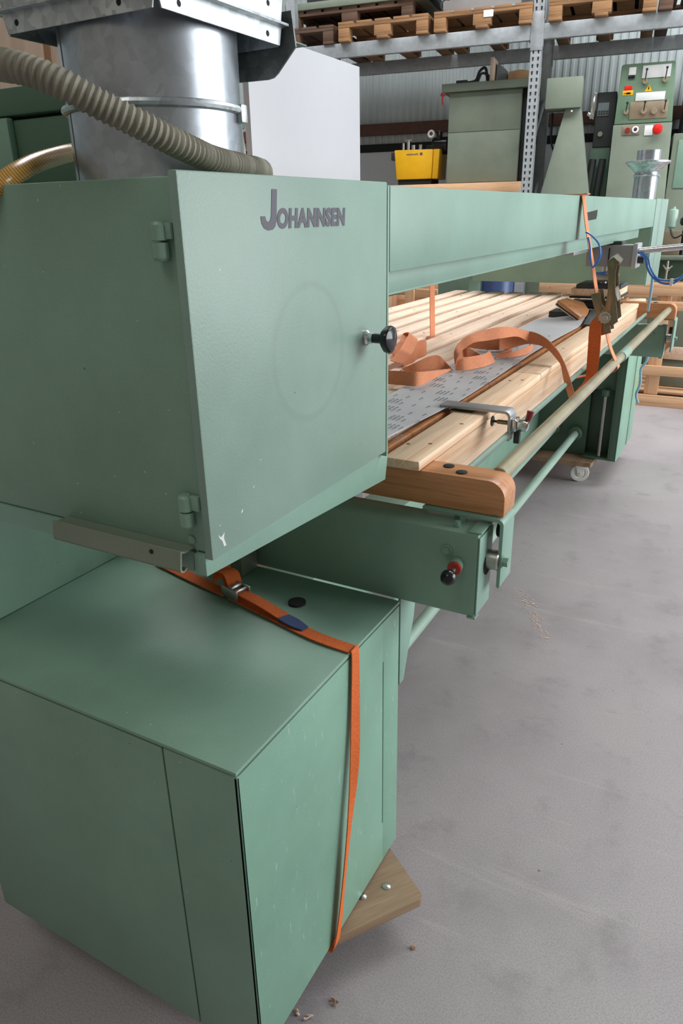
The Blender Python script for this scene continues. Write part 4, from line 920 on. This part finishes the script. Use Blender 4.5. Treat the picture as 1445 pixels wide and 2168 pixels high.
# valve station on top of the timber crate, right edge of the picture
va = thing('valve_unit', 'dark green pneumatic unit with regulator bottle on the crate at right', 'machine', (-0.45, 6.4, 0.93))
b = MB(); b.box(-0.70, 0.1, 6.25, 6.75, 0.93, 1.085, 0.004); obj('body', b, 'dark_green', va)
b = MB(); b.box(-0.72, 0.12, 6.20, 6.77, 1.085, 1.115, 0.003); obj('deck', b, 'old_green', va)
b = MB(); b.box(-0.735, -0.70, 6.20, 6.24, 0.93, 1.5, 0.003); obj('post', b, 'beam_green', va)
b = MB(); b.box(-0.70, -0.575, 6.30, 6.5, 1.115, 1.285, 0.004); obj('valve_block', b, 'tan', va)
b = MB(); b.lathe([(0.012, 0), (0.014, 0.02), (0.034, 0.03), (0.034, 0.14), (0.030, 0.15), (0.012, 0.155), (0.010, 0.17)], (-0.655, 6.33, 1.285), (0, 0, 1), 24); obj('regulator', b, 'rod_green', va)
b = MB(); b.lathe([(0.0, 0), (0.03, 0.004), (0.042, 0.02), (0.042, 0.05), (0.02, 0.07)], (-0.56, 6.33, 1.32), (0, 0, 1), 24); b.cyl((-0.56, 6.33, 1.115), (-0.56, 6.33, 1.33), 0.015); obj('knob', b, 'black', va)
b = MB(); b.tube([(-0.655, 6.31, 1.29), (-0.62, 6.26, 1.24), (-0.56, 6.25, 1.27), (-0.54, 6.28, 1.33)], 0.006, 8, smooth=8); obj('cable', b, 'rubber', va)
b = MB(); b.cyl((-0.63, 6.20, 1.02), (-0.63, 6.25, 1.02), 0.016); b.tube([(-0.66, 6.19, 1.05), (-0.63, 6.185, 1.02), (-0.595, 6.19, 1.045)], 0.006, 8, smooth=6); b.cyl((-0.63, 6.19, 1.08), (-0.63, 6.19, 0.95), 0.008); obj('tap', b, 'steel', va)

# ------------------------------------------------------------------ pallet rack
rk = thing('pallet_rack', 'tall galvanised pallet rack against the corrugated back wall', 'shelving rack', (0, 0, 0), RACK)
def upright(x, y, holes):
    b = MB()
    b.box(x - 0.045, x + 0.045, y, y + 0.003, 0, 4.6, 0); b.box(x - 0.045, x - 0.042, y, y + 0.07, 0, 4.6, 0); b.box(x + 0.042, x + 0.045, y, y + 0.07, 0, 4.6, 0)
    u = obj('upright', b, 'rack_galv', rk)
    if holes:
        b = MB()
        z = 1.45
        while z < 3.1:
            for s in (-0.021, 0.021): b.prism([(x + s - 0.008, z + 0.014), (x + s + 0.008, z + 0.014), (x + s + 0.005, z - 0.012), (x + s - 0.005, z - 0.012)], 'y', y - 0.0012, y + 0.001)
            z += 0.05
        obj('slot', b, 'dark', u, kind='stuff')
    b = MB(); b.box(x - 0.06, x + 0.06, y - 0.01, y + 0.09, 0, 0.008, 0.001); obj('foot_plate', b, 'rack_galv', u)
for x in (-2.17, 0.0, 2.7):
    upright(x, 0.0, x == 0.0); upright(x, 0.93, False)
    for z in (1.2, 1.9, 2.6):
        b = MB(); b.tube([(x, 0.06, z), (x, 0.94, z + 0.5)], 0.015, 8); obj('brace', b, 'rack_galv', rk)
for xa, xb in ((-2.125, -0.045), (0.045, 2.655)):
    for y in (0.0, 0.93):
        for z0, z1 in ((2.735, 2.845), (1.50, 1.60))[:2 if xb < 0 else 1]:
            b = MB(); b.box(xa, xb, y, y + 0.05, z0, z1, 0.004); bm_ = obj('beam', b, 'rack_galv', rk)
            for e in (xa, xb): 
                b = MB(); b.box(min(e, e + (0.006 if e == xa else -0.006)), max(e, e + (0.006 if e == xa else -0.006)), y - 0.006, y + 0.055, z0 - 0.05, z1 + 0.03, 0.001); obj('connector', b, 'rack_galv', bm_)
b = MB(); b.box(-0.0475, 0.0475, -0.006, 0.0, 2.66, 2.93, 0.001)
bk = obj('splice_plate', b, 'rack_galv', rk)
# planks of the lower shelf level
for i, (a, c, y) in enumerate(((-2.1, -0.06, 0.16), (-2.1, -0.06, 0.52))):
    b = MB(); b.box(a, c, y, y + 0.14, 1.60, 1.69, 0.004); obj('shelf_timber', b, 'crate_x', rk)

def pallet(loc, w, d, label, mat='pallet', group='pallets on the rack'):
    """block pallet: five deck boards, three block rows, bottom runners; w along the rack, d in depth"""
    p = thing('pallet', label, 'pallet', loc, RACK, group)
    x, y, z = loc
    n = 5 if w < 1 else 7; bw = (w - 0.03 * (n - 1)) / n
    for i in range(n):
        b = MB(); xx = x + i * (bw + 0.03); b.box(xx, xx + bw, y, y + d, z + 0.122, z + 0.144, 0.002); obj('deck_board', b, mat, p)
    for i in range(3):
        yy = y + i * (d - 0.10) / 2
        b = MB(); b.box(x, x + w, yy, yy + 0.10, z + 0.100, z + 0.122, 0.002); obj('stringer_board', b, mat, p)
        for j in range(3):
            xx = x + j * (w - (0.10 if j != 1 else 0.10)) / 2; ww = 0.10 if j != 1 else 0.145
            xx = x if j == 0 else (x + w / 2 - ww / 2 if j == 1 else x + w - ww)
            b = MB(); b.box(xx, xx + ww, yy + 0.002, yy + 0.098, z + 0.022, z + 0.100, 0.002); obj('block', b, mat, p)
    for j in range(3):
        xx = x + j * (w - 0.10) / 2
        b = MB(); b.box(xx, xx + 0.10, y, y + d, z, z + 0.022, 0.002); obj('runner', b, mat, p)
    return p
ZP = 2.846
pallet((-0.848, -0.06, ZP), 0.80, 1.1, 'pallet carrying the pale grey box just left of the perforated upright')
pallet((-1.70, -0.06, ZP), 0.80, 1.1, 'pallet under the dark machine frame, second from the upright on the left')
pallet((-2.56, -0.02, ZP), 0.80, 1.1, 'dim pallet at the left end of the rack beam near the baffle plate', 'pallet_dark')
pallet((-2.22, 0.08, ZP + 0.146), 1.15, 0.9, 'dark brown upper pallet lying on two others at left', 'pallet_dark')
pallet((0.085, -0.06, ZP), 0.80, 1.1, 'pallet just right of the perforated upright on the top level')
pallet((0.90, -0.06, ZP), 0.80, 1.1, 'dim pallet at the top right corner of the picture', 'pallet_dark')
b = MB(); b.box(-0.80, -0.15, 0.05, 0.9, ZP + 0.146, ZP + 0.75, 0.006); b.box(-0.812, -0.138, 0.03, 0.05, ZP + 0.146, ZP + 0.16, 0.001)
o = obj('grey_box', b, 'grey_paint', loc=(-0.45, 0.4, ZP + 0.146), frame=RACK); tag(o, 'pale grey box on a pallet at the top of the rack', 'box')
b = MB(); b.tube([(-0.78, -0.02, ZP + 0.15), (-0.80, -0.03, ZP + 0.19), (-0.77, -0.02, ZP + 0.23), (-0.73, 0.0, ZP + 0.235), (-0.70, 0.03, ZP + 0.28)], 0.007, 8, smooth=8)
o = obj('cable_loop', b, 'rubber', loc=(-0.78, -0.02, ZP + 0.146), frame=RACK); tag(o, 'black cable loop in front of the pale grey rack box', 'cable')
mf = thing('old_machine', 'grey green machine frame lying on the upper pallet at top left of the rack', 'machine', (-1.6, 0.4, ZP + 0.29), RACK)
b = MB(); b.box(-2.25, -0.98, 0.06, 0.85, ZP + 0.291, ZP + 0.345, 0.004); obj('base', b, 'old_green', mf)
b = MB(); b.box(-2.05, -1.6, 0.10, 0.8, ZP + 0.345, ZP + 0.6, 0.006); b.box(-1.52, -1.2, 0.2, 0.7, ZP + 0.345, ZP + 0.5, 0.01); obj('body', b, 'charcoal', mf)
b = MB(); b.box(-1.25, -0.93, 0.02, 0.8, ZP + 0.32, ZP + 0.365, 0.003); obj('rail', b, 'charcoal', mf)
b = MB(); b.box(0.12, 0.8, 0.1, 0.9, ZP + 0.146, ZP + 0.5, 0.01); b.box(0.10, 0.82, 0.08, 0.92, ZP + 0.146, ZP + 0.17, 0.002); o = obj('spare_machine', b, 'old_green', loc=(0.4, 0.4, ZP + 0.146), frame=RACK); tag(o, 'grey green machine base on the pallet right of the upright', 'machine')
b = MB(); b.box(-0.435, -0.355, -0.0635, -0.0605, ZP + 0.07, ZP + 0.118, 0.0005); o = obj('paper_tag', b, 'paper', loc=(-0.4, -0.062, ZP + 0.07), frame=RACK); tag(o, 'white paper tag stuck on the pallet left of the upright', 'tag')

# lower level: cabinet, yellow box
gc = thing('green_cabinet', 'tall grey green sheet cabinet on the rack behind the crossbeam', 'cabinet', (-0.45, 0.6, 1.69), RACK)
b = MB(); b.box(-0.765, -0.125, 0.30, 0.85, 1.692, 2.44, 0.004); obj('body', b, 'old_green', gc)
b = MB(); b.box(-0.772, -0.128, 0.292, 0.2985, 1.70, 2.115, 0.0015); b.box(-0.772, -0.128, 0.292, 0.2985, 2.12, 2.435, 0.0015); obj('front_panel', b, 'old_green', gc)
b = MB(); b.box(-0.835, -0.04, 0.25, 0.9, 2.44, 2.505, 0.004); obj('lid', b, 'old_green', gc)
b = MB(); b.tube([(-0.82, 0.245, 2.43), (-0.822, 0.24, 2.38), (-0.815, 0.24, 2.34)], 0.008, 8, smooth=5); b.box(-0.84, -0.80, 0.235, 0.25, 2.41, 2.435, 0.002); obj('latch', b, 'dark_red', gc)
b = MB(); b.box(-0.12, -0.06, 0.33, 0.8, 1.692, 2.43, 0.004); obj('side_panel', b, 'dark', gc)
# odds and ends on the cabinet
b = MB(); b.box(-0.42, -0.39, 0.30, 0.55, 2.506, 2.69, 0.002); o = obj('wood_block', b, 'beige', loc=(-0.4, 0.4, 2.506), frame=RACK); tag(o, 'upright pale board end standing on the green cabinet', 'board')
b = MB(); b.prism([(-0.385, 2.506), (-0.28, 2.506), (-0.29, 2.60), (-0.37, 2.66)], 'y', 0.4, 0.5, 0.004); o = obj('blue_box', b, 'plate_grey', loc=(-0.33, 0.45, 2.506), frame=RACK); tag(o, 'blue grey box beside the upright board on the green cabinet', 'box')
b = MB(); b.prism([(-0.27, 2.506), (-0.07, 2.506), (-0.08, 2.57), (-0.16, 2.585), (-0.26, 2.575)], 'y', 0.33, 0.6, 0.006); o = obj('cardboard_pack', b, 'cardboard', loc=(-0.17, 0.45, 2.506), frame=RACK); tag(o, 'brown cardboard pack on the right of the green cabinet top', 'box')
b = MB(); b.tube([(-0.62, 0.33, 2.512), (-0.55, 0.35, 2.53), (-0.52, 0.36, 2.60), (-0.47, 0.36, 2.62), (-0.45, 0.37, 2.52)], 0.012, 8, smooth=6); b.tube([(-0.53, 0.34, 2.512), (-0.50, 0.35, 2.58), (-0.44, 0.36, 2.56), (-0.43, 0.36, 2.51)], 0.010, 8, smooth=6); b.box(-0.72, -0.62, 0.31, 0.4, 2.506, 2.535, 0.006)
o = obj('pipe_fitting', b, 'charcoal', loc=(-0.55, 0.35, 2.506), frame=RACK); tag(o, 'tangle of dark bent pipe fittings on the green cabinet top', 'fitting')
yl = thing('yellow_box', 'yellow enamelled compressor box with small dark lettering on the rack', 'compressor', (-1.1, 0.5, 1.69), RACK)
b = MB(); b.prism([(-1.315, 2.005), (-0.935, 2.0), (-0.945, 1.745), (-1.29, 1.745)], 'y', 0.40, 0.75, 0.010); obj('housing', b, 'yellow', yl)
b = MB(); b.prism([(-0.932, 2.0), (-0.872, 2.0), (-0.885, 1.745), (-0.942, 1.745)], 'y', 0.41, 0.76, 0.006); obj('side_cover', b, 'yellow', yl)
b = MB(); rr_ = random.Random(3)
for i in range(9): b.box(-1.19 + i * 0.013, -1.182 + i * 0.013, 0.3985, 0.4005, 1.955, 1.966 + rr_.uniform(0, 0.005))
b.box(-1.06, -1.035, 0.3985, 0.4005, 1.952, 1.975)
obj('lettering', b, 'letter', yl, 'tiny illegible dark lettering')
b = MB(); b.box(-1.28, -0.95, 0.42, 0.74, 1.69, 1.745, 0.004); obj('foot', b, 'dark', yl)
b = MB(); b.cyl((-1.25, 0.5, 2.0), (-1.25, 0.5, 2.07), 0.012); b.cyl((-1.2, 0.5, 2.0), (-1.2, 0.5, 2.09), 0.016); b.box(-1.235, -1.165, 0.48, 0.52, 2.085, 2.095, 0.002); b.cyl((-1.15, 0.5, 2.0), (-1.15, 0.5, 2.05), 0.02); b.cyl((-1.08, 0.5, 2.0), (-1.08, 0.5, 2.05), 0.018); obj('valve', b, 'steel', yl)
b = MB(); b.lathe([(0.0, 0), (0.07, 0.0), (0.08, 0.02), (0.08, 0.14), (0.05, 0.17), (0, 0.17)], (-0.97, 0.56, 2.04), (1, 0, 0), 24); b.box(-1.03, -0.85, 0.5, 0.62, 1.99, 2.04, 0.006); b.box(-0.93, -0.89, 0.5, 0.6, 2.04, 2.16, 0.006); obj('motor', b, 'black', yl)
b = MB(); b.ring((-0.975, 0.48, 2.135), (0, 1, 0), 0.026, 0.010, 24, 8); obj('gauge', b, 'paper', yl)
b = MB(); b.box(-1.36, -1.31, 0.45, 0.6, 1.92, 1.99, 0.006); obj('handle', b, 'charcoal', yl)
# dark hose hanging by the white board
b = MB(); b.tube([(-1.99, 0.5, 2.25), (-2.0, 0.5, 2.33), (-1.97, 0.5, 2.38), (-1.95, 0.5, 2.3), (-1.96, 0.5, 2.2)], 0.02, 8, smooth=6); o = obj('hanging_hose', b, 'rubber', loc=(-1.98, 0.5, 2.2), frame=RACK); tag(o, 'black hose end hanging on the rack beside the white board', 'hose')

# right bay: tapered stand machine, dark electric box, control column
ts = thing('tapered_stand', 'grey green tapered machine stand with box head beside the upright', 'machine stand', (0.3, 0.1, 0), RACK)
b = MB(); b.prism([(0.255, 2.235), (0.388, 2.235), (0.60, 0.9), (0.66, 0.0), (-0.10, 0.0), (0.0, 0.9)], 'y', 0.12, 0.30, 0.006) if False else b.prism([(0.262, 2.235), (0.390, 2.235), (0.525, 1.55), (0.64, 0.0), (-0.15, 0.0), (0.105, 1.55)], 'y', 0.12, 0.30, 0.004); obj('column', b, 'old_green', ts)
b = MB(); b.box(0.10, 0.388, 0.06, 0.34, 2.236, 2.462, 0.004); obj('head', b, 'old_green', ts)
b = MB(); b.box(0.315, 0.327, 0.058, 0.062, 2.205, 2.217); obj('label', b, 'paper', ts)
b = MB(); b.tube([(0.14, 0.35, 2.235), (0.15, 0.35, 2.0), (0.20, 0.35, 1.93), (0.25, 0.35, 2.05), (0.24, 0.35, 2.2)], 0.009, 8, smooth=6); obj('cable', b, 'rubber', ts)
eb = thing('electric_box', 'dark machine head with keypad and bright bracket behind the control column', 'control box', (0.55, 0.45, 0), RACK)
b = MB(); b.box(0.50, 0.66, 0.36, 0.7, 1.95, 2.37, 0.006); obj('body', b, 'charcoal', eb)
b = MB(); b.box(0.48, 0.652, 0.37, 0.9, 0.0, 1.95, 0.006); obj('pedestal', b, 'dark_green', eb)
b = MB(); b.box(0.515, 0.605, 0.352, 0.361, 2.19, 2.29, 0.001); kp = obj('keypad', b, 'plate_grey', eb)
b = MB()
for i in range(4):
    for j in range(2): b.box(0.522 + i * 0.021, 0.537 + i * 0.021, 0.348, 0.353, 2.20 + j * 0.018, 2.212 + j * 0.018, 0.0005)
obj('key', b, 'charcoal', kp)
b = MB(); b.cyl((0.555, 0.362, 2.05), (0.555, 0.345, 2.05), 0.022, 20); obj('switch', b, 'steel', eb)
b = MB(); b.prism([(0.455, 2.17), (0.49, 2.17), (0.50, 2.36), (0.475, 2.37), (0.46, 2.30)], 'y', 0.33, 0.36, 0.003); b.prism([(0.43, 2.20), (0.49, 2.16), (0.49, 2.19), (0.44, 2.23)], 'y', 0.32, 0.36, 0.003); obj('bracket', b, 'chrome', eb)
for x in (0.52, 0.60):
    b = MB(); b.tube([(x, 0.33, 1.85), (x - 0.02, 0.30, 1.6), (x - 0.05, 0.30, 1.2)], 0.03, 12, smooth=6); obj('hose', b, 'rubber', eb)
cc = thing('control_column', 'green control column with lever switches, warning triangle and red stop button', 'control panel', (0.88, 0.3, 0), RACK)
b = MB(); b.prism([(0.665, 2.105), (1.115, 2.105), (1.085, 2.53), (1.075, 2.54), (0.69, 2.54), (0.675, 2.53)], 'y', 0.20, 0.62, 0.006); obj('upper_panel', b, 'panel_green', cc)
b = MB(); b.prism([(0.66, 2.10), (1.118, 2.10), (1.14, 1.5), (1.14, 0.0), (0.66, 0.0), (0.66, 1.5)], 'y', 0.195, 0.64, 0.004); obj('lower_panel', b, 'old_green', cc)
b = MB(); b.box(1.145, 1.9, 0.26, 0.7, 0, 2.02, 0.006); ap = obj('side_housing', b, 'old_green', cc)
b = MB(); b.box(1.19, 1.85, 0.252, 0.262, 1.60, 1.97, 0.004); obj('door', b, 'green', ap)
def q(px, py):   # place on the upper panel's face by fractions of its width and height
    return 0.68 + 0.40 * px, 2.10 + 0.43 * py
def plate(name, x0, x1, z0, z1, mat, y=0.195, t=0.006, label=None, bev=0.001):
    b = MB(); b.box(x0, x1, y - t + 0.001, y + 0.006, z0, z1, bev); return obj(name, b, mat, cc, label)
plate('label_plate', 0.84, 1.055, 2.43, 2.52, 'label', 0.199); plate('label_plate', 0.81, 1.035, 2.268, 2.328, 'label', 0.199)
plate('label_plate', 0.735, 0.79, 2.46, 2.515, 'label', 0.199)
plate('rocker', 0.735, 0.785, 2.435, 2.455, 'black', 0.199, 0.012)
plate('sticker', 0.715, 0.775, 2.35, 2.385, 'red', 0.199, 0.003, 'red upper half of sticker'); plate('sticker', 0.705, 0.785, 2.315, 2.35, 'yellow', 0.199, 0.003, 'yellow lower half of sticker')
b = MB(); b.box(0.715, 0.775, 0.1955, 0.197, 2.327, 2.331); b.box(0.735, 0.765, 0.1955, 0.197, 2.322, 2.336); obj('sticker_print', b, 'black', cc)
b = MB(); b.prism([(0.872, 2.333), (0.93, 2.333), (0.905, 2.385)], 'y', 0.196, 0.202); obj('warning_triangle', b, 'yellow', cc, 'yellow warning triangle with black bolt')
b = MB(); b.prism([(0.903, 2.372), (0.909, 2.372), (0.905, 2.357), (0.911, 2.357), (0.899, 2.338), (0.902, 2.352), (0.897, 2.352)], 'y', 0.1952, 0.1965); obj('warning_bolt', b, 'black', cc)
plate('switch_plate', 0.775, 1.07, 2.135, 2.262, 'tan', 0.199)
def lever(x, z, up_, r=0.021):
    b = MB(); b.cyl((x, 0.201, z), (x, 0.172, z), r, 22); k = obj('lever_switch', b, 'tan', cc)
    b = MB(); b.cyl((x, 0.176, z), (x + 0.004, 0.165, z + up_), 0.0045, 10); b.lathe([(0, 0), (0.008, 0.002), (0.010, 0.010), (0.008, 0.018), (0, 0.020)], (x + 0.004, 0.175, z + up_), (0, -1, 0), 16); obj('lever', b, 'dark', k)
lever(0.868, 2.405, 0.083); lever(1.02, 2.408, 0.083); lever(0.748, 2.19, 0.066, 0.019); lever(0.885, 2.19, 0.066, 0.024); lever(1.042, 2.188, 0.066, 0.017)
b = MB(); b.cyl((0.965, 0.201, 2.185), (0.965, 0.17, 2.185), 0.024, 22); obj('dial', b, 'tan', cc)
plate('button_plate', 0.735, 0.875, 2.02, 2.088, 'tan', 0.194)
b = MB(); b.cyl((0.778, 0.19, 2.055), (0.778, 0.172, 2.055), 0.020, 22); obj('button', b, 'dark_red', cc)
b = MB(); b.ring((0.838, 0.182, 2.057), (0, 1, 0), 0.020, 0.007, 28, 8); obj('button_ring', b, 'paper', cc, 'white ring round the push button'); b = MB(); b.cyl((0.838, 0.19, 2.057), (0.838, 0.178, 2.057), 0.015, 20); obj('button', b, 'charcoal', cc)
plate('label_plate', 0.91, 0.975, 2.01, 2.085, 'paper', 0.194)
b = MB(); b.cyl((1.01, 0.195, 2.05), (1.01, 0.165, 2.05), 0.018, 18); b.lathe([(0.018, 0), (0.036, 0.006), (0.040, 0.016), (0.034, 0.028), (0.018, 0.034), (0, 0.036)], (1.01, 0.168, 2.05), (0, -1, 0), 28); obj('stop_button', b, 'red', cc, 'big red mushroom stop button')
ob = thing('dark_cabinet', 'dark switch cabinet at the far right behind the control column', 'cabinet', (1.6, 0.9, 0), RACK)
b = MB(); b.box(1.22, 2.0, 0.75, 1.2, 2.03, 2.52, 0.01); obj('body', b, 'charcoal', ob)
b = MB(); b.box(1.22, 2.0, 0.75, 1.2, 0.0, 2.03, 0.01); obj('base', b, 'dark', ob)
# dark goods stored low in the rack, behind the machine
b = MB(); b.box(-2.0, -0.2, 0.3, 0.9, 0, 1.1, 0.01); o = obj('dark_chest', b, 'dark_green', loc=(-1.1, 0.6, 0), frame=RACK); tag(o, 'dark green chest on the floor under the rack', 'chest')
